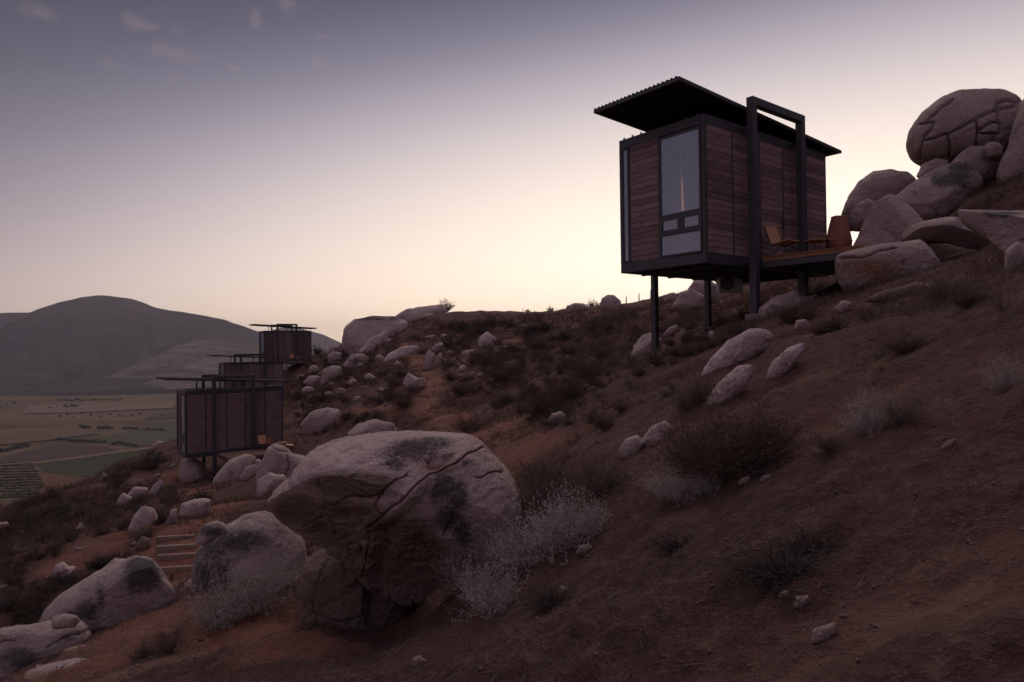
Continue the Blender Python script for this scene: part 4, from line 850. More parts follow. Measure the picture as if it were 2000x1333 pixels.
def furniture(W, corner, ang, chairs, table, pot, where, rod=1.0):
    z = corner[2] + 0.24
    for k, (x, y, a, lab) in enumerate(chairs):
        r = empty('deck_chair', (*W(x, y), z), ang + a); tag(r, lab, 'chair', 'timber chairs on the cabin decks')
        Mb = Matrix.Translation((-0.27, 0, 0.36)) @ Matrix.Rotation(R(-20), 4, 'Y'); Ms = Matrix.Translation((-0.27, 0, 0.36)) @ Matrix.Rotation(R(-8), 4, 'Y')
        s = empty_part = MB().box(0.0, 0.52, -0.29, -0.26, -0.035, -0.012, Ms).box(0.0, 0.52, 0.26, 0.29, -0.035, -0.012, Ms).obj('seat', M_ROD, r)
        for i in range(5): MB().box(0.01 + i * 0.103, 0.105 + i * 0.103, -0.28, 0.28, -0.011, 0.012, Ms).obj('slat', M_CHAIR, s)
        b = MB().box(-0.035, -0.012, -0.29, -0.26, 0.0, 0.60, Mb).box(-0.035, -0.012, 0.26, 0.29, 0.0, 0.60, Mb).obj('backrest', M_ROD, r)
        for i in range(4): MB().box(-0.011, 0.012, -0.28, 0.28, 0.03 + i * 0.142, 0.164 + i * 0.142, Mb).obj('slat', M_CHAIR, b)
        for sy in (-0.27, 0.27):
            MB().tube([(-0.30, sy, 0.0), (0.10, sy, 0.33), (0.34, sy, 0.0)], 0.012, 6).obj('leg', M_ROD, r)
    if table:
        x, y, lab = table; r = empty('side_table', (*W(x, y), z), ang); tag(r, lab, 'table')
        MB().lathe([(0.0, 0.47), (0.36, 0.47), (0.37, 0.485), (0.36, 0.505), (0.0, 0.505)], 28).obj('table_top', M_DECK, r)
        for k in range(4):
            t = k * math.pi / 2 + 0.4; c, s = math.cos(t), math.sin(t)
            MB().tube([(0.28 * c - 0.1 * s, 0.28 * s + 0.1 * c, 0.475), (0.22 * c, 0.22 * s, 0.0), (0.28 * c + 0.1 * s, 0.28 * s - 0.1 * c, 0.475)], 0.011, 6).obj('leg', M_ROD, r)
    if pot:
        x, y, lab = pot; r = empty('clay_chiminea', (*W(x, y), z), ang); tag(r, lab, 'chiminea'); r.scale = (rod * 0.93,) * 3
        MB().lathe([(0.0, 0.2), (0.16, 0.2), (0.30, 0.27), (0.365, 0.40), (0.372, 0.52), (0.355, 0.66), (0.315, 0.88), (0.26, 1.12), (0.215, 1.27), (0.222, 1.32), (0.19, 1.33), (0.18, 1.25), (0.25, 0.9), (0.2, 0.4)], 36).obj('body', M_TERRA, r)
        MB().lathe([(0.368, 0.535), (0.384, 0.55), (0.384, 0.565), (0.366, 0.585)], 36).obj('rim_band', M_TERRA, r)
        for k in range(3):
            t = k * 2 * math.pi / 3; c, s = math.cos(t), math.sin(t)
            MB().tube([(0.22 * c, 0.22 * s, 0.28), (0.30 * c, 0.30 * s, 0.2), (0.33 * c, 0.33 * s, 0.0)], 0.015, 6).obj('leg', M_ROD, r)

MAIN = tuple(at(1379, 513.5, 18.15)); A0 = R(38.3)
_, W0 = cabin('big stilted cabin of weathered boards with tall blinds window and tilted roof', MAIN, A0, True)
furniture(W0, MAIN, A0, [(2.5, -0.85, R(-92), 'orange slatted timber chair beside the round table on the big cabin deck'), (4.55, -2.05, R(120), 'timber chair mostly hidden behind the clay chiminea of the big cabin')],
          (3.55, -1.2, 'round wooden side table on thin rod legs on the big cabin deck'), (4.32, -1.45, 'tall terracotta chiminea on the big cabin deck by the rocks'), '')
C1 = tuple(at(363, 896, 43.0)); A1 = R(36.5)
_, W1 = cabin('lowest stilted cabin, wooden box with wide flat roof overlapping the cabin behind', C1, A1, False, 6.1, 2.75, 4.25, 0.2)
furniture(W1, C1, A1, [(4.55, -1.2, R(-75), 'timber chair against the wall on the lowest cabin deck'), (5.6, -2.9, R(150), 'timber chair facing the wall at the outer end of the lowest cabin deck')],
          (5.3, -2.1, 'low timber table between the chairs of the lowest cabin'), (4.95, -0.9, 'small terracotta chiminea by the wall of the lowest cabin'), '', 0.6)
C2 = tuple(at(438, 789, 71.0))
_, W2 = cabin('middle stilted cabin, mostly hidden behind the lowest cabin roof', C2, R(34), False, 6.1, 2.75, 4.25, 0.2)
C3 = tuple(at(516, 711, 87.5))
_, W3 = cabin('topmost of the small stilted cabins, standing against the sky', C3, R(33), False, 6.1, 2.75, 4.25, 0.2)
furniture(W3, C3, R(33), [(3.4, -1.0, R(-80), 'orange timber chair on the topmost small cabin deck'), (5.0, -1.6, R(150), 'timber chair at the uphill side of the topmost small cabin deck')], None, (4.0, -0.9, 'terracotta chiminea on the topmost small cabin deck'), '', 0.6)

def air_conditioner():
    p = at(1425, 572, 22.6); r = empty('air_conditioner', p, A0 - R(38)); tag(r, 'boxy outdoor air conditioner hung beneath the big cabin floor', 'air conditioner')
    MB().box(-0.4, 0.4, -0.15, 0.15, 0, 0.55).obj('casing', M_WHITEP, r, bevel=0.02)
    MB().lathe([(0.0, 0), (0.2, 0.0), (0.22, 0.012), (0.23, 0.0)], 24, Matrix.Translation((-0.12, -0.155, 0.28)) @ Matrix.Rotation(R(90), 4, 'X')).obj('fan_grille', M_INNER, r)
    for s in (-0.3, 0.3): MB().box(s - 0.02, s + 0.02, -0.12, 0.12, 0.548, 1.05).obj('hanger', M_STEEL, r)
air_conditioner()

# ------------------------------------------------------------------ steps, posts
def steps(label, pts, width, mat, ang, name='timber_steps', h=0.09, dep=0.1):
    base = drop(*pts[0]); r = empty(name, base); tag(r, label, 'steps')
    for px, py in pts:
        p = drop(px, py); MB().box(-width / 2, width / 2, -dep / 2, dep / 2, -0.16, h).obj('riser', mat, r, p - base, (0, R(-1.5), ang), bevel=0.008)
steps('four timber edged earth steps between the rounded boulders on the left', [(346, 1119), (347, 1093), (345, 1074), (344, 1056)], 0.98, M_TIMB, R(4), h=0.10, dep=0.10)
steps('flight of pale steps on the ridge beside the white boulder', [(985, 661), (985, 655), (986, 649), (987, 643), (989, 638)], 2.6, M_TIMB, R(10), h=0.25, dep=0.3)
steps('timber steps climbing beside the topmost small cabin', [(623, 706), (624, 702), (625, 698), (626, 694)], 1.8, M_TIMB, R(20), h=0.22, dep=0.3)
for lab, px, py, h, D in [('slim pale post beside the leafy ridge bush', 1164, 604, 1.4, 99), ('leaning post on the ridge with a small cactus', 1223, 598, 1.4, 98), ('thicker ridge post near the corner stilt', 1248, 594, 1.35, 96), ('ridge post beside the corner stilt', 1271, 587, 1.3, 95)]:
    p = at(px, py, D); p.z = gz(p.x, p.y) - 0.3
    o = MB().tube([(0, 0, 0), (0.02, 0, h * 0.6 + 0.3), (0.05, 0, h + 0.3)], [0.09, 0.075, 0.06], 7).obj('fence_post', M_BARK, None, p); tag(o, lab, 'post')
for k, (px, py) in enumerate([(812, 742), (818, 742), (822, 744)]):
    p = drop(px, py); o = MB().tube([(0, 0, -0.2), (0.01, 0, 0.55), (0.0, 0.01, 1.0)], [0.05, 0.045, 0.04], 7).obj('path_post', M_TIMB, None, p)
    tag(o, 'short timber post at the path by the standing stones', 'post', 'short posts by the mid hill path')

# ------------------------------------------------------------------ plants
def ribbons(P0, P1, W0, W1, rng):
    """thin flat strips from P0 to P1"""
    d = P1 - P0; r = rng.normal(size=P0.shape); s = np.cross(d, r); s /= np.maximum(np.linalg.norm(s, axis=1), 1e-9)[:, None]
    V = np.stack([P0 - s * W0[:, None], P0 + s * W0[:, None], P1 + s * W1[:, None], P1 - s * W1[:, None]], 1).reshape(-1, 3)
    return V, np.arange(len(V)).reshape(-1, 4)
def leaf_quads(C, size, rng, aspect=0.5):
    a = rng.normal(size=C.shape); a /= np.linalg.norm(a, axis=1)[:, None]; b = np.cross(a, rng.normal(size=C.shape)); b /= np.linalg.norm(b, axis=1)[:, None]
    a = a * size[:, None]; b = b * (size * aspect)[:, None]
    V = np.stack([C - a, C + b, C + a, C - b], 1).reshape(-1, 3); return V, np.arange(len(V)).reshape(-1, 4)
def shrub_geo(seed, h, w, stems, subs, leaves, leaf, twig, curl=0.25, droop=0.0, up=0.35, segs=5, flat=0.0):
    """returns (stem verts, faces), (leaf verts, faces): stems radiate from the root and fork into twigs"""
    rng = np.random.RandomState(seed); th = rng.uniform(0, 2 * np.pi, stems); tilt = np.sqrt(rng.uniform(0, 1, stems)) * (1.45 - up)
    d = np.stack([np.sin(tilt) * np.cos(th) * w, np.sin(tilt) * np.sin(th) * w, np.cos(tilt) * h], 1) * rng.uniform(0.55, 1.05, stems)[:, None]
    p = np.stack([np.cos(th), np.sin(th), np.zeros(stems)], 1) * (0.08 * w * rng.uniform(0, 1, stems))[:, None]
    p[:, 2] -= 0.06 * h
    seg = d / segs; A0, A1, wa, wb = [], [], [], []; tw0 = np.full(stems, twig); L0, L1, lw = [], [], []; tips = []
    for k in range(segs):
        seg2 = seg + rng.normal(size=seg.shape) * np.linalg.norm(seg, axis=1)[:, None] * curl; seg2[:, 2] -= droop * np.linalg.norm(seg, axis=1) * k / segs
        q = p + seg2; A0.append(p); A1.append(q); wa.append(tw0 * (1 - 0.8 * k / segs)); wb.append(tw0 * (1 - 0.8 * (k + 1) / segs))
        if k >= 1:
            for j in range(subs):
                t = rng.uniform(0, 1, stems)[:, None]; s0 = p + seg2 * t
                sd = seg * rng.uniform(0.5, 1.4, stems)[:, None] * 0.9 + rng.normal(size=seg.shape) * np.linalg.norm(d, axis=1)[:, None] * 0.13; sd[:, 2] = np.abs(sd[:, 2]) * (1 - flat) + 0.01
                s1 = s0 + sd * 0.55; s2 = s1 + sd * 0.55 + rng.normal(size=sd.shape) * 0.03 * h
                L0 += [s0, s1]; L1 += [s1, s2]; lw.append(s1); lw.append(s2)
        p = q
    P0, P1 = np.concatenate(A0 + L0), np.concatenate(A1 + L1)
    w0 = np.concatenate(wa + [np.full(len(x), twig * 0.35) for x in L0]); w1 = np.concatenate(wb + [np.full(len(x), twig * 0.16) for x in L1])
    stem = ribbons(P0, P1, w0, w1, rng); T0, T1 = np.concatenate(L0 + A0[2:]), np.concatenate(L1 + A1[2:])
    idx = rng.randint(0, len(T0), leaves); t = rng.uniform(0, 1, leaves)[:, None]
    C = T0[idx] * (1 - t) + T1[idx] * t + rng.normal(size=(leaves, 3)) * leaf * 0.7
    return stem, leaf_quads(C, leaf * rng.uniform(0.5, 1.3, leaves), rng)
def two_mat_mesh(name, stem, leafg, ms, ml):
    V = np.concatenate([stem[0], leafg[0]]); F = np.concatenate([stem[1], leafg[1] + len(stem[0])]); me = np_mesh(name, V, F)
    me.materials.append(ms); me.materials.append(ml)
    me.polygons.foreach_set('material_index', np.concatenate([np.zeros(len(stem[1]), np.int32), np.ones(len(leafg[1]), np.int32)])); return me
KIND = {  # unit shrubs (1 m high, 1 m radius) in a few shapes each
    'silver': dict(stems=110, subs=3, leaves=9000, leaf=0.0165, twig=0.0042, curl=0.28, up=0.12, m=(M_SAGE2, M_SILV)),
    'brown': dict(stems=120, subs=3, leaves=5200, leaf=0.017, twig=0.008, curl=0.25, up=0.2, m=(M_TWIG, M_DARKB)),
    'sage': dict(stems=90, subs=3, leaves=6000, leaf=0.017, twig=0.006, curl=0.26, up=0.2, m=(M_TWIG, M_SAGE)),
    'brush': dict(stems=190, subs=2, leaves=300, leaf=0.012, twig=0.014, curl=0.35, up=-0.15, flat=0.6, m=(M_DEAD, M_DEAD)),
    'stalk': dict(stems=16, subs=1, leaves=420, leaf=0.016, twig=0.006, curl=0.12, up=0.75, m=(M_DARKB, M_DARKB)),
    'twig': dict(stems=34, subs=1, leaves=60, leaf=0.010, twig=0.007, curl=0.12, up=0.25, m=(M_TWIG, M_TWIG)),
    'grass': dict(stems=170, subs=0, leaves=1, leaf=0.001, twig=0.008, curl=0.12, up=0.55, m=(M_GOLD, M_GOLD)),
    'far': dict(stems=48, subs=2, leaves=1900, leaf=0.038, twig=0.014, curl=0.25, up=0.15, m=(M_DARKB, M_DARKB)),
    'farsage': dict(stems=42, subs=2, leaves=1800, leaf=0.036, twig=0.012, curl=0.25, up=0.15, m=(M_TWIG, M_SAGE)),
    'fartwig': dict(stems=70, subs=2, leaves=1200, leaf=0.030, twig=0.014, curl=0.25, up=0.25, m=(M_TWIG, M_TWIG)),
    'farpale': dict(stems=30, subs=2, leaves=700, leaf=0.026, twig=0.010, curl=0.25, up=0.2, m=(M_SAGE, M_SILV)),
    'green': dict(stems=42, subs=2, leaves=2000, leaf=0.040, twig=0.014, curl=0.22, up=0.25, m=(M_BARK, M_GREEN))}
PROTO = {}
def grass_geo(seed):
    rng = np.random.RandomState(seed); n = 220; th = rng.uniform(0, 6.283, n); tl = rng.uniform(0, 0.9, n); L = rng.uniform(0.5, 1.0, n)
    p0 = np.stack([np.cos(th), np.sin(th), np.zeros(n)], 1) * (0.16 * rng.uniform(0, 1, n))[:, None]; p0[:, 2] = -0.03
    d = np.stack([np.cos(th) * np.sin(tl), np.sin(th) * np.sin(tl), np.cos(tl)], 1) * L[:, None]
    p1 = p0 + d * 0.55; p2 = p1 + d * 0.45 + np.stack([np.cos(th), np.sin(th), -0.5 * np.ones(n)], 1) * (0.22 * L * tl)[:, None]
    w = np.full(n, 0.010); a = ribbons(p0, p1, w, w * 0.8, rng); b = ribbons(p1, p2, w * 0.8, w * 0.15, rng)
    return (np.concatenate([a[0], b[0]]), np.concatenate([a[1], b[1] + len(a[0])]))
def proto(kind, v):
    k = (kind, v)
    if k not in PROTO:
        a = dict(KIND[kind]); m = a.pop('m')
        if kind == 'grass':
            g = grass_geo(40 + v); PROTO[k] = (np_mesh('grass_tuft', *g), None, None)
            PROTO[k][0].materials.append(m[0])
        else:
            st, lf = shrub_geo(100 * v + len(kind) * 7 + 3, 1.0, 1.0, **a)
            s = np_mesh('stems', *st); s.materials.append(m[0]); l = np_mesh('foliage', *lf); l.materials.append(m[1])
            PROTO[k] = (two_mat_mesh('shrub', st, lf, *m), s, l)
    return PROTO[k]
_vc = [0]
def plant(kind, px, py, hpx, wpx, label, cat='shrub', name='shrub', group=None, parts=True, D=None, pos=None, sink=0.0):
    """a plant rooted at a pixel of the slope; hpx, wpx: its height and width there"""
    p = pos or (drop(px, py) if D is None else at(px, py, D))
    h = hpx / FOC * p.y; w = wpx / FOC * p.y / 2; _vc[0] += 1; v = _vc[0] % 3; rz = (_vc[0] * 2.399) % 6.283
    mj, ms, ml = proto(kind, v); p = p.copy(); p.z -= sink * h; wr = w / (1.0 if kind == 'grass' else 0.88)
    if parts and ms is not None:
        o = empty(name, p, rz); o.scale = (wr, wr, h)
        new_obj('stems', ms, None, o); new_obj('foliage', ml, None, o)
    else:
        o = new_obj(name, mj, None, None, p, (0, 0, rz)); o.scale = (wr, wr, h)
    return tag(o, label, cat, group)

near = [
    ('silver', 960, 1195, 120, 150, 'wispy silver shrub hugging the right foot of the huge cracked boulder', None),
    ('silver', 920, 1150, 110, 130, 'silver grey shrub rooted against the huge cracked boulder', None),
    ('silver', 1030, 1105, 130, 170, 'broad pale shrub in the middle of the silver thicket', None),
    ('silver', 1100, 1070, 130, 170, 'brightest silver shrub at the uphill end of the thicket', None),
    ('silver', 1150, 1050, 90, 100, 'small silvery shrub beside the pinkish stone', None),
    ('sage', 1010, 1030, 110, 120, 'brownish shrub behind the silver thicket', None),
    ('sage', 1080, 990, 100, 170, 'dull sage shrub at the brow of the near slope', None),
    ('sage', 1170, 965, 80, 140, 'low sage shrub between thicket and big brown bush', None),
    ('brown', 1060, 955, 70, 140, 'dark brown shrub on the brow behind the thicket', None),
    ('stalk', 965, 1055, 150, 60, 'tall dry stalks with dark seed heads against the huge cracked boulder', None),
    ('stalk', 945, 1060, 125, 45, 'shorter dry seed stalks against the huge cracked boulder', None),
    ('silver', 430, 1225, 120, 130, 'pale wiry shrub below the tall dark stained boulder', None),
    ('silver', 500, 1195, 110, 130, 'grey wiry shrub beside the foot of the huge cracked boulder', None),
    ('silver', 555, 1155, 85, 90, 'small grey shrub squeezed between two big boulders', None),
    ('brown', 520, 1120, 105, 130, 'dark brown bush crowning the gap behind the tall stained boulder', None),
    ('brown', 570, 1105, 80, 80, 'dark bush under the overhang of the huge cracked boulder', None),
    ('sage', 330, 1275, 60, 80, 'thin sage shrub on the edge of the lower path', None),
    ('sage', 275, 1285, 40, 70, 'small greenish shrub beside the reddish slab', None),
    ('brown', 1420, 935, 165, 260, 'big brown bush in the middle of the slope', None),
    ('brown', 1360, 930, 120, 150, 'brown bush joined to the left side of the big brown bush', None),
    ('brown', 1510, 890, 100, 120, 'rounded dark bush on the uphill side of the big brown bush', None),
    ('brown', 1470, 915, 120, 150, 'dense brown bush forming the right half of the big brown bush', None),
    ('silver', 1310, 975, 80, 130, 'silvery low shrub at the lower edge of the big brown bush', None),
    ('silver', 1375, 965, 60, 80, 'small blue grey shrub under the big brown bush', None),
    ('silver', 1695, 845, 100, 105, 'lone silver shrub shining on the open right slope', None),
    ('sage', 1760, 830, 60, 100, 'sage shrub just uphill of the lone silver shrub', None),
    ('sage', 1620, 880, 40, 90, 'low sage tuft downhill of the lone silver shrub', None),
    ('silver', 1965, 762, 75, 75, 'silver shrub near the right hand edge of the slope', None),
    ('brush', 1530, 1135, 95, 230, 'sprawling heap of dead brushwood on the bare slope', None),
    ('brush', 1590, 1075, 60, 150, 'dead branches trailing uphill of the brushwood heap', None),
    ('brush', 1325, 1075, 50, 120, 'small heap of broken twigs right of the silver thicket', None),
    ('brush', 1080, 1185, 50, 110, 'dark fallen twigs below the silver thicket', None),
    ('twig', 1455, 690, 60, 90, 'red leafless shrub growing over the whaleback boulder', None),
    ('brown', 1370, 790, 60, 70, 'dark bush in the fork of the two pale boulders', None),
    ('sage', 1340, 800, 45, 70, 'sage clump beside the narrow pale boulder', None),
    ('twig', 1100, 905, 55, 60, 'spiky dead shrub on the brow of the near slope', None),
    ('twig', 1050, 935, 60, 70, 'spiky bare shrub near the crest by the thicket', None),
    ('brown', 1180, 840, 40, 50, 'small dark shrub on the bare slope edge', None),
    ('brown', 1215, 805, 30, 40, 'little dark shrub above the bare slope edge', None),
    ('brown', 1545, 632, 55, 70, 'dense bush in front of the wedge boulder', None),
    ('sage', 1580, 625, 40, 60, 'greyish bush beside the wedge boulder', None),
    ('brown', 1600, 655, 26, 34, 'little dark shrub on the slope below the deck', None),
    ('sage', 1840, 590, 65, 110, 'grey brown bush below the loaf shaped boulder', None),
    ('brown', 1890, 600, 45, 90, 'dark bush right of the grey brown bush under the rock pile', None),
    ('twig', 1960, 610, 110, 110, 'bare branching bush below the tilted slab', None),
    ('twig', 1720, 700, 60, 110, 'leafless bush on the open slope below the loaf boulder', None),
    ('brown', 1770, 690, 40, 110, 'dark scrub patch on the open slope', None),
    ('grass', 1005, 1062, 45, 50, 'orange dry grass tuft by the huge cracked boulder', None),
    ('grass', 1365, 962, 26, 50, 'straw coloured grass tuft below the big brown bush', None),
    ('grass', 1720, 726, 24, 40, 'amber grass tuft on the open right slope', None),
    ('grass', 285, 1050, 34, 40, 'golden grass tuft by the tall pointed boulder', None),
    ('grass', 345, 1012, 34, 36, 'golden grass beside the broken rock cluster', None),
    ('grass', 335, 1135, 30, 26, 'green gold grass at the bottom timber step', None),
]
for kd, px, py, h, w, lab, D in near:
    nm, ct = {'brush': ('brushwood', 'brushwood'), 'stalk': ('dry_stalks', 'plant'), 'grass': ('grass_tuft', 'grass')}.get(kd, ('shrub', 'shrub'))
    plant(kd, px, py, h, w, lab, ct, nm, None, D=D)
for px, py, h, w, lab in [(1062, 812, 70, 120, 'large dark bush in the gully above the near slope'), (1105, 782, 62, 100, 'dense reddish bush in the middle of the gully thicket'), (1150, 745, 55, 90, 'tall dark bush in the upper gully thicket'), (1180, 705, 40, 60, 'upright dark bush at the top of the gully thicket'),
                          (918, 845, 44, 100, 'broad dark bush overhanging the trail bend'), (905, 775, 34, 70, 'round dark bush uphill of the trail bend'), (790, 795, 30, 60, 'dark bush on the downhill side of the winding trail'), (950, 705, 28, 50, 'dark bush under the white boulder'), (985, 745, 30, 70, 'low spreading bush below the white boulder')]:
    plant('brown', px, py, h, w, lab, parts=False)
for px, py, h, w, D, lab in [(873, 606, 26, 32, 98, 'leafy bush on the skyline beside the whale backed rock'), (1160, 602, 22, 40, 101, 'leafy bush between the two stone domes'), (1120, 612, 18, 50, 97, 'dark bush in front of the lower stone dome'),
                          (620, 690, 20, 22, 88, 'bare bush on the ridge beside the topmost small cabin'), (1636, 445, 30, 16, 24, 'leafy bush behind the clay chiminea'), (122, 1015, 34, 44, None, 'green rounded bush among the brown brush of the left slope'), (1030, 610, 8, 14, 98, 'little cactus clump on the ridge line'), (1075, 608, 14, 16, 99, 'spiky plant on the ridge line')]:
    plant('green', px, py, h, w, lab, D=D, sink=0.1)

# brush on the far slopes: individuals placed over the parts of the hill that show it
def in_poly(x, y, poly):
    c = False
    for (x0, y0), (x1, y1) in zip(poly, poly[1:] + poly[:1]):
        if (y0 > y) != (y1 > y) and x < (x1 - x0) * (y - y0) / (y1 - y0) + x0: c = not c
    return c
def scatter():
    rng = random.Random(8)
    zones = [([(880, 634), (1000, 630), (1240, 614), (1290, 640), (1230, 720), (1090, 830), (1000, 860), (940, 770), (860, 740), (870, 680)], 400, (8, 25), [('far', 'dark brown shrub on the middle hillside'), ('fartwig', 'reddish brown twiggy shrub on the middle hillside'), ('farsage', 'dull grey shrub on the middle hillside')], (0.5, 0.32, 0.18)),
             ([(600, 705), (700, 690), (830, 690), (830, 740), (810, 790), (700, 830), (590, 860), (570, 800), (590, 740)], 240, (8, 22), [('far', 'dark shrub among the boulders near the small cabins'), ('fartwig', 'reddish twiggy shrub among the boulders near the small cabins'), ('farsage', 'grey shrub among the boulders near the small cabins')], (0.42, 0.3, 0.28)),
             ([(340, 880), (420, 950), (480, 990), (300, 1110), (170, 1180), (60, 1240), (0, 1200), (0, 1000), (200, 930)], 420, (10, 27), [('far', 'dark dry shrub on the slope below the lowest cabin'), ('fartwig', 'reddish dry shrub on the slope below the lowest cabin'), ('farsage', 'grey dry shrub on the slope below the lowest cabin'), ('farpale', 'pale wispy shrub on the slope below the lowest cabin')], (0.5, 0.28, 0.14, 0.08)),
             ([(1240, 620), (1500, 580), (1500, 640), (1300, 720), (1250, 700)], 60, (12, 26), [('far', 'dark scrub under the big cabin'), ('fartwig', 'reddish scrub under the big cabin')], (0.5, 0.5)),
             ([(1100, 815), (1240, 720), (1360, 700), (1380, 760), (1240, 860), (1090, 890)], 44, (10, 24), [('far', 'small dark tuft on the bare slope below the corner stilt'), ('farsage', 'small grey tuft on the bare slope below the corner stilt')], (0.5, 0.5)),
             ([(1600, 640), (1990, 560), (1990, 680), (1700, 760), (1560, 720)], 90, (12, 34), [('far', 'dark tuft on the open slope right of the cabin'), ('fartwig', 'brown twiggy tuft on the open slope right of the cabin')], (0.4, 0.6)),
             ([(640, 660), (870, 620), (880, 680), (700, 700)], 30, (8, 18), [('far', 'dark shrub around the streaked mid hill boulder'), ('fartwig', 'brown shrub around the streaked mid hill boulder')], (0.6, 0.4))]
    todo = []
    for poly, n, (h0, h1), kinds, wt in zones:
        xs = [p[0] for p in poly]; ys = [p[1] for p in poly]; k = 0
        while k < n:
            x, y = rng.uniform(min(xs), max(xs)), rng.uniform(min(ys), max(ys))
            if not in_poly(x, y, poly): continue
            if vnoise(np.array([[x / 55.0, y / 40.0, 0.5]]), 4)[0] < -0.25 + rng.uniform(-0.3, 0.2): continue
            p = drop(x, y); k += 1
            if p.y < 9: continue
            if any(min(math.hypot(p.x - q.x, p.y - q.y) for q in tr) < 0.9 for tr in TR_PTS): continue
            kd, lab = rng.choices(kinds, wt)[0]; hp = rng.uniform(h0, h1) * (0.8 if kd == 'farpale' else 1)
            todo.append((hp * rng.uniform(1.2, 2.1), hp, kd, x, y, lab, p))
    todo.sort(key=lambda q: -q[0] * q[1])
    for wp, hp, kd, x, y, lab, p in todo[:225]: plant(kd, x, y, hp, wp, lab, group=lab.replace('shrub', 'shrubs').replace('tuft', 'tufts'), parts=False, pos=p)
    VV, FF, MI, o = [], [], [], 0
    for i, (wp, hp, kd, x, y, lab, p) in enumerate(todo[225:]):
        st, lf = LOW[i % 6]; h = hp / FOC * p.y; w = wp / FOC * p.y / 2; a = i * 2.4; c, s_ = math.cos(a), math.sin(a)
        for g in (st, lf):
            V = np.stack([(g[0][:, 0] * c - g[0][:, 1] * s_) * w, (g[0][:, 0] * s_ + g[0][:, 1] * c) * w, g[0][:, 2] * h], 1) + np.array(p)
            VV.append(V); FF.append(g[1] + o); o += len(V); MI.append(np.full(len(g[1]), {'far': 0, 'fartwig': 1, 'farsage': 2, 'farpale': 2}[kd], np.int32))
    me = np_mesh('scrub', np.concatenate(VV), np.concatenate(FF))
    for m in (M_DARKB, M_TWIG, M_SAGE): me.materials.append(m)
    me.polygons.foreach_set('material_index', np.concatenate(MI))
    tag(new_obj('scrub', me), 'low dry scrub spread between the larger shrubs of the hillside', 'scrub', kind='stuff')
LOW = [shrub_geo(900 + i, 1.0, 1.0, 22, 2, 420, 0.05, 0.018, 0.25, 0.0, 0.15, 4) for i in range(6)]
def trail_points():
    out = []
    for pts, w in TRAILS:
        P = [drop(*p) for p in pts]; q = []
        for a, b in zip(P[:-1], P[1:]):
            m = max(2, int((b - a).length / 0.8)); q += [a.lerp(b, i / m) for i in range(m)]
        out.append(q)
    return out
TR_PTS = trail_points()
scatter()

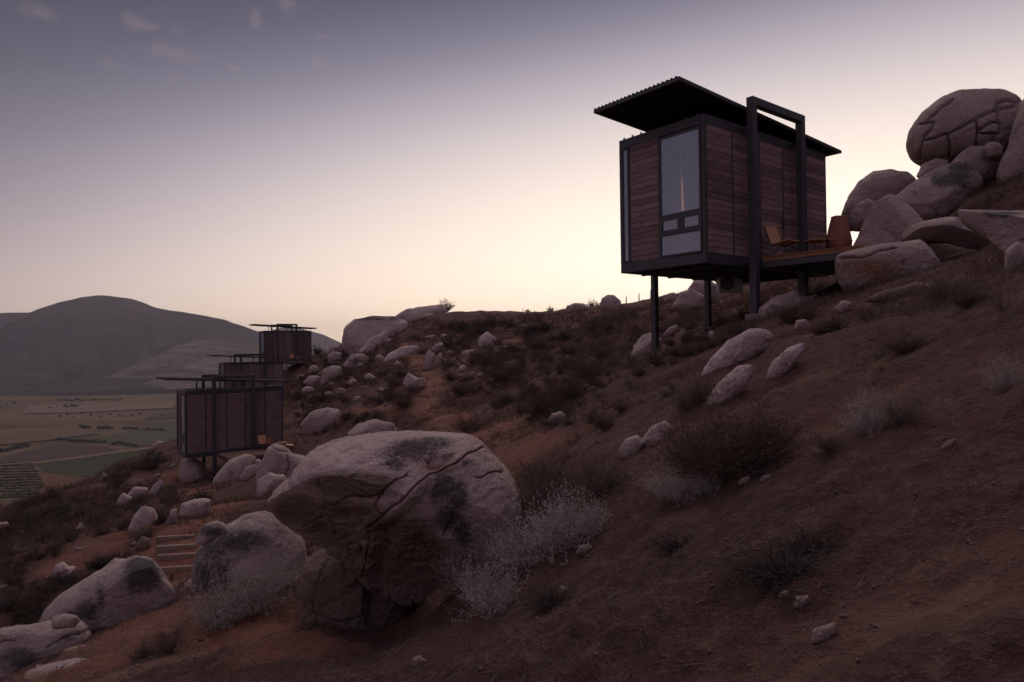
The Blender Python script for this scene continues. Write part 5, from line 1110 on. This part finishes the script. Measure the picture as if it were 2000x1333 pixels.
# uncountable ground cover: dry grass, twig litter, grit
def ground_cover():
    rng = np.random.RandomState(77)
    def spread(n, dmin, dmax, power=1.0):
        D = dmin * (dmax / dmin) ** rng.uniform(0, 1, n) ** power; u = rng.uniform(-0.85, 0.85, n); X = u * D; return X, D, ground(X, D)
    # dry grass on the slopes, in drifts
    X, Y, Z = spread(60000, 4.5, 90, 0.9); P = np.stack([X, Y, Z], 1)
    keep = fbm(np.stack([X * 0.35, Y * 0.35, X * 0], 1), 3, 91) > 0.12 + 0.2 * (Y < 9); P = P[keep]; n = len(P)
    r = np.hypot(P[:, 0], P[:, 1]); h = (0.05 + 0.0042 * r) * rng.uniform(0.5, 1.5, n)
    VV, FF, o = [], [], 0
    for b in range(4):
        d = rng.normal(size=(n, 3)) * 0.55; d[:, 2] = np.abs(d[:, 2]) + 0.55; q = P + rng.normal(size=(n, 3)) * [1, 1, 0] * (0.3 * h)[:, None]; q[:, 2] -= 0.02
        w = 0.0012 + 0.00035 * r; V, F = ribbons(q, q + d * h[:, None], w, w * 0.2, rng); VV.append(V); FF.append(F + o); o += len(V)
    tag(new_obj('dry_grass', np_mesh('dry_grass', np.concatenate(VV), np.concatenate(FF)), mat_leaf('dry_grass_blades', (0.10, 0.066, 0.048, 1), (0.19, 0.135, 0.10, 1), 0.2)), 'thin dry grass and stubble over the hillside', 'grass', kind='stuff')
    X, Y, Z = spread(52000, 22, 90, 0.9); P = np.stack([X, Y, Z], 1); P = P[fbm(np.stack([X * 0.16, Y * 0.16, X * 0], 1), 4, 191, 0.6) > 0.12]; n = len(P)
    r = np.hypot(P[:, 0], P[:, 1]); h = (0.08 + 0.0040 * r) * rng.uniform(0.4, 1.4, n); VV, FF, o = [], [], 0
    for b in range(4):
        d = rng.normal(size=(n, 3)) * 0.8; d[:, 2] = np.abs(d[:, 2]) * 0.7 + 0.3; q = P + rng.normal(size=(n, 3)) * [1, 1, 0] * (0.5 * h)[:, None]; q[:, 2] -= 0.04
        w = 0.006 + 0.0005 * r; V, F = ribbons(q, q + d * h[:, None], w, w * 0.3, rng); VV.append(V); FF.append(F + o); o += len(V)
    tag(new_obj('dry_undergrowth', np_mesh('dry_undergrowth', np.concatenate(VV), np.concatenate(FF)), mat_leaf('undergrowth_blades', (0.095, 0.056, 0.041, 1), (0.17, 0.105, 0.076, 1), 0.2)), 'matted brown undergrowth covering the farther hillsides', 'undergrowth', kind='stuff')
    # twigs lying about
    X, Y, Z = spread(38000, 2.6, 36); n = len(X); P = np.stack([X, Y, Z + 0.006], 1); a = rng.uniform(0, 6.283, n); L = (0.02 + 0.13 * rng.uniform(0, 1, n) ** 2.5) * (1 + 0.06 * Y)
    E = P[:, :2] + np.stack([np.cos(a), np.sin(a)], 1) * L[:, None]; M_ = (P[:, :2] + E) / 2 + rng.normal(size=(n, 2)) * 0.12 * L[:, None]
    Pe = np.column_stack([E, ground(E[:, 0], E[:, 1]) + rng.uniform(0.0, 0.3, n) * L]); Pm = np.column_stack([M_, ground(M_[:, 0], M_[:, 1]) + 0.02 + rng.uniform(0, 0.15, n) * L])
    w = rng.uniform(0.0007, 0.0019, n) * (0.6 + 0.11 * Y); a1 = ribbons(P, Pm, w, w, rng); a2 = ribbons(Pm, Pe, w, w * 0.5, rng)
    tag(new_obj('twig_litter', np_mesh('twig_litter', np.concatenate([a1[0], a2[0]]), np.concatenate([a1[1], a2[1] + len(a1[0])])), mat_leaf('litter', (0.09, 0.062, 0.05, 1), (0.21, 0.155, 0.13, 1), 0.1)), 'loose dry twigs littering the bare soil', 'twigs', kind='stuff')
    # grit and pebbles: squashed octahedra
    X, Y, Z = spread(7000, 2.2, 34); n = len(X); sz = 0.004 + 0.010 * rng.uniform(0, 1, n) ** 3 * (1 + (rng.uniform(0, 1, n) > 0.97) * 1.6) * (0.7 + 0.06 * Y)
    O = np.array([(1, 0, 0), (0, 1, 0), (-1, 0, 0), (0, -1, 0), (0, 0, 0.7), (0, 0, -0.7)], float); Fo = np.array([(0, 1, 4), (1, 2, 4), (2, 3, 4), (3, 0, 4), (1, 0, 5), (2, 1, 5), (3, 2, 5), (0, 3, 5)])
    V = O[None] * sz[:, None, None] * rng.uniform(0.6, 1.4, (n, 6, 1)); a = rng.uniform(0, 6.283, n); c, s = np.cos(a)[:, None], np.sin(a)[:, None]
    V = np.stack([V[..., 0] * c - V[..., 1] * s, V[..., 0] * s + V[..., 1] * c, V[..., 2]], -1) + np.stack([X, Y, Z + 0.001], 1)[:, None]
    F = (Fo[None] + (np.arange(n) * 6)[:, None, None]).reshape(-1, 3)
    tag(new_obj('gravel', np_mesh('gravel', V.reshape(-1, 3), F), mat_simple('grit', (0.15, 0.10, 0.082), 0.95, 0.5, 1.5)), 'grit and pebbles strewn over the bare soil', 'gravel', kind='stuff')
ground_cover()
def small_stones():
    rng = random.Random(5); me = []
    for k in range(5):
        d, F = cube_sphere(5); L = d * np.array([1.0, 0.8, 0.6]) * (1 + 0.22 * fbm(d * 1.4 + k * 7, 2, k))[:, None]
        for j in range(3):
            nv = np.random.RandomState(k * 5 + j).normal(size=3); nv /= np.linalg.norm(nv); q = L @ nv; L = L - np.clip(q - q.max() * 0.7, 0, None)[:, None] * nv
        m = np_mesh('small_stone', L, F, True); m.materials.append(M_STONE); me.append(m)
    spots = [([(1000, 1000), (1980, 700), (1980, 1320), (1000, 1320)], 90, 'small loose stone on the bare near slope'), ([(1250, 860), (1560, 880), (1560, 960), (1250, 1000)], 16, 'small stone in the rubble below the big brown bush'),
             ([(900, 640), (1240, 620), (1240, 700), (1000, 800), (880, 760)], 22, 'small stone among the middle hillside scrub'), ([(600, 700), (820, 700), (800, 800), (590, 850)], 34, 'small stone among the boulders near the small cabins'),
             ([(0, 1030), (330, 900), (400, 980), (300, 1060), (60, 1180), (0, 1180)], 26, 'small stone among the brush below the lowest cabin'), ([(250, 1290), (420, 1210), (420, 1240), (260, 1333)], 16, 'small stone edging the lower path')]
    for poly, n, lab in spots:
        xs = [p[0] for p in poly]; ys = [p[1] for p in poly]; k = 0
        while k < n:
            x, y = rng.uniform(min(xs), max(xs)), rng.uniform(min(ys), max(ys))
            if not in_poly(x, y, poly): continue
            k += 1; p = drop(x, y); s = rng.uniform(3, 9) / FOC * p.y * (0.7 if p.y < 12 else 1)
            o = new_obj('small_stone', me[k % 5], None, None, p, (rng.uniform(-.3, .3), rng.uniform(-.3, .3), rng.uniform(0, 6))); o.scale = (s, s, s)
            tag(o, lab, 'stone', lab.replace('stone', 'stones'))
small_stones()

# ------------------------------------------------------------------ valley trees
def valley_trees():
    rng = random.Random(3); protos = []
    for k in range(3):
        r = np.random.RandomState(k); n = 150; d = r.normal(size=(n, 3)); d /= np.linalg.norm(d, axis=1)[:, None]; d *= (r.uniform(0.3, 1, n) ** 0.4)[:, None]
        C = d * [1, 1, 0.75]; C[:, 2] += 1.0; V, F = leaf_quads(C, r.uniform(0.16, 0.34, n), r, 0.8)
        cr = np_mesh('crown', V, F); cr.materials.append(M_ORCH); tk = MB().tube([(0, 0, -0.1), (0.03, 0, 0.5), (0, 0, 1.0)], [0.12, 0.09, 0.05], 6).mesh('trunk'); tk.materials.append(M_BARK); protos.append((cr, tk))
    def tree(p, s, lab, grp, hs=1.0):
        o = empty('valley_tree', p, rng.uniform(0, 6.28)); o.scale = (s, s, s * hs); cr, tk = protos[rng.randrange(3)]
        new_obj('crown', cr, None, o); new_obj('trunk', tk, None, o); tag(o, lab, 'tree', grp)
    poly = [(0, 908), (60, 905), (72, 921), (86, 948), (70, 978), (30, 985), (0, 985)]
    for row in range(13):
        py = 909 + row * 5.6
        for k in range(16):
            px = -4 + k * 6.2 + rng.uniform(-1, 1) + row % 2 * 3; yy = py - px * 0.03 + rng.uniform(-0.7, 0.7)
            if in_poly(px, yy, poly): tree(on_valley(px, yy), rng.uniform(1.7, 2.3), 'rounded orchard tree in the planted block on the valley floor', 'orchard trees on the valley floor')
    rows = [((112, 861), (207, 867), 20, 3.2, 'dark tree in the long hedge line across the valley fields'), ((221, 868), (270, 873), 11, 3.0, 'dark tree in the short hedge line beside the long one'), ((-10, 886), (62, 871), 15, 3.4, 'dark tree in the thicket at the field corner'),
            ((158, 837), (182, 838), 5, 4.0, 'tree in the clump on the valley pasture'), ((196, 839), (224, 839), 5, 3.8, 'tree in the second clump on the valley pasture'), ((242, 838), (322, 842), 16, 3.0, 'tree in the thin row along the upper green field'),
            ((112, 784), (240, 783), 26, 4.0, 'far tree in the dark belt at the foot of the ridge'), ((125, 797), (160, 795), 5, 5.0, 'far tree on the upper pasture'), ((0, 790), (110, 800), 7, 3.6, 'scattered far bush on the upper pasture'), ((60, 812), (330, 815), 16, 3.0, 'scattered bush on the pale pasture')]
    for (x0, y0), (x1, y1), n, s, lab in rows:
        for k in range(n):
            t = (k + rng.uniform(-0.4, 0.4)) / n; tree(on_valley(x0 + (x1 - x0) * t, y0 + (y1 - y0) * t + rng.uniform(-1.5, 1.5) * (1 if s < 6 else 0.4) * (3 if 'scattered' in lab else 1)), s * rng.uniform(0.7, 1.2), lab, lab.replace('tree', 'trees').replace('bush', 'bushes'), 0.9)
valley_trees()

# ------------------------------------------------------------------ evening haze over the valley
def haze():
    b = MB().box(-15000, 15000, -3000, 14500, VALLEY_Z - 4, 520).obj('haze', None)
    m = bpy.data.materials.new('haze'); m.use_nodes = True; m.node_tree.nodes.clear(); t = NT(m.node_tree)
    v = t.node('ShaderNodeVolumePrincipled'); v.inputs['Color'].default_value = (0.86, 0.84, 0.93, 1); v.inputs['Density'].default_value = 0.000058; v.inputs['Anisotropy'].default_value = 0.2
    out = t.node('ShaderNodeOutputMaterial'); t.l.new(v.outputs[0], out.inputs['Volume']); b.data.materials.append(m); tag(b, 'thin lavender evening haze filling the valley air', 'haze', kind='stuff')
haze()
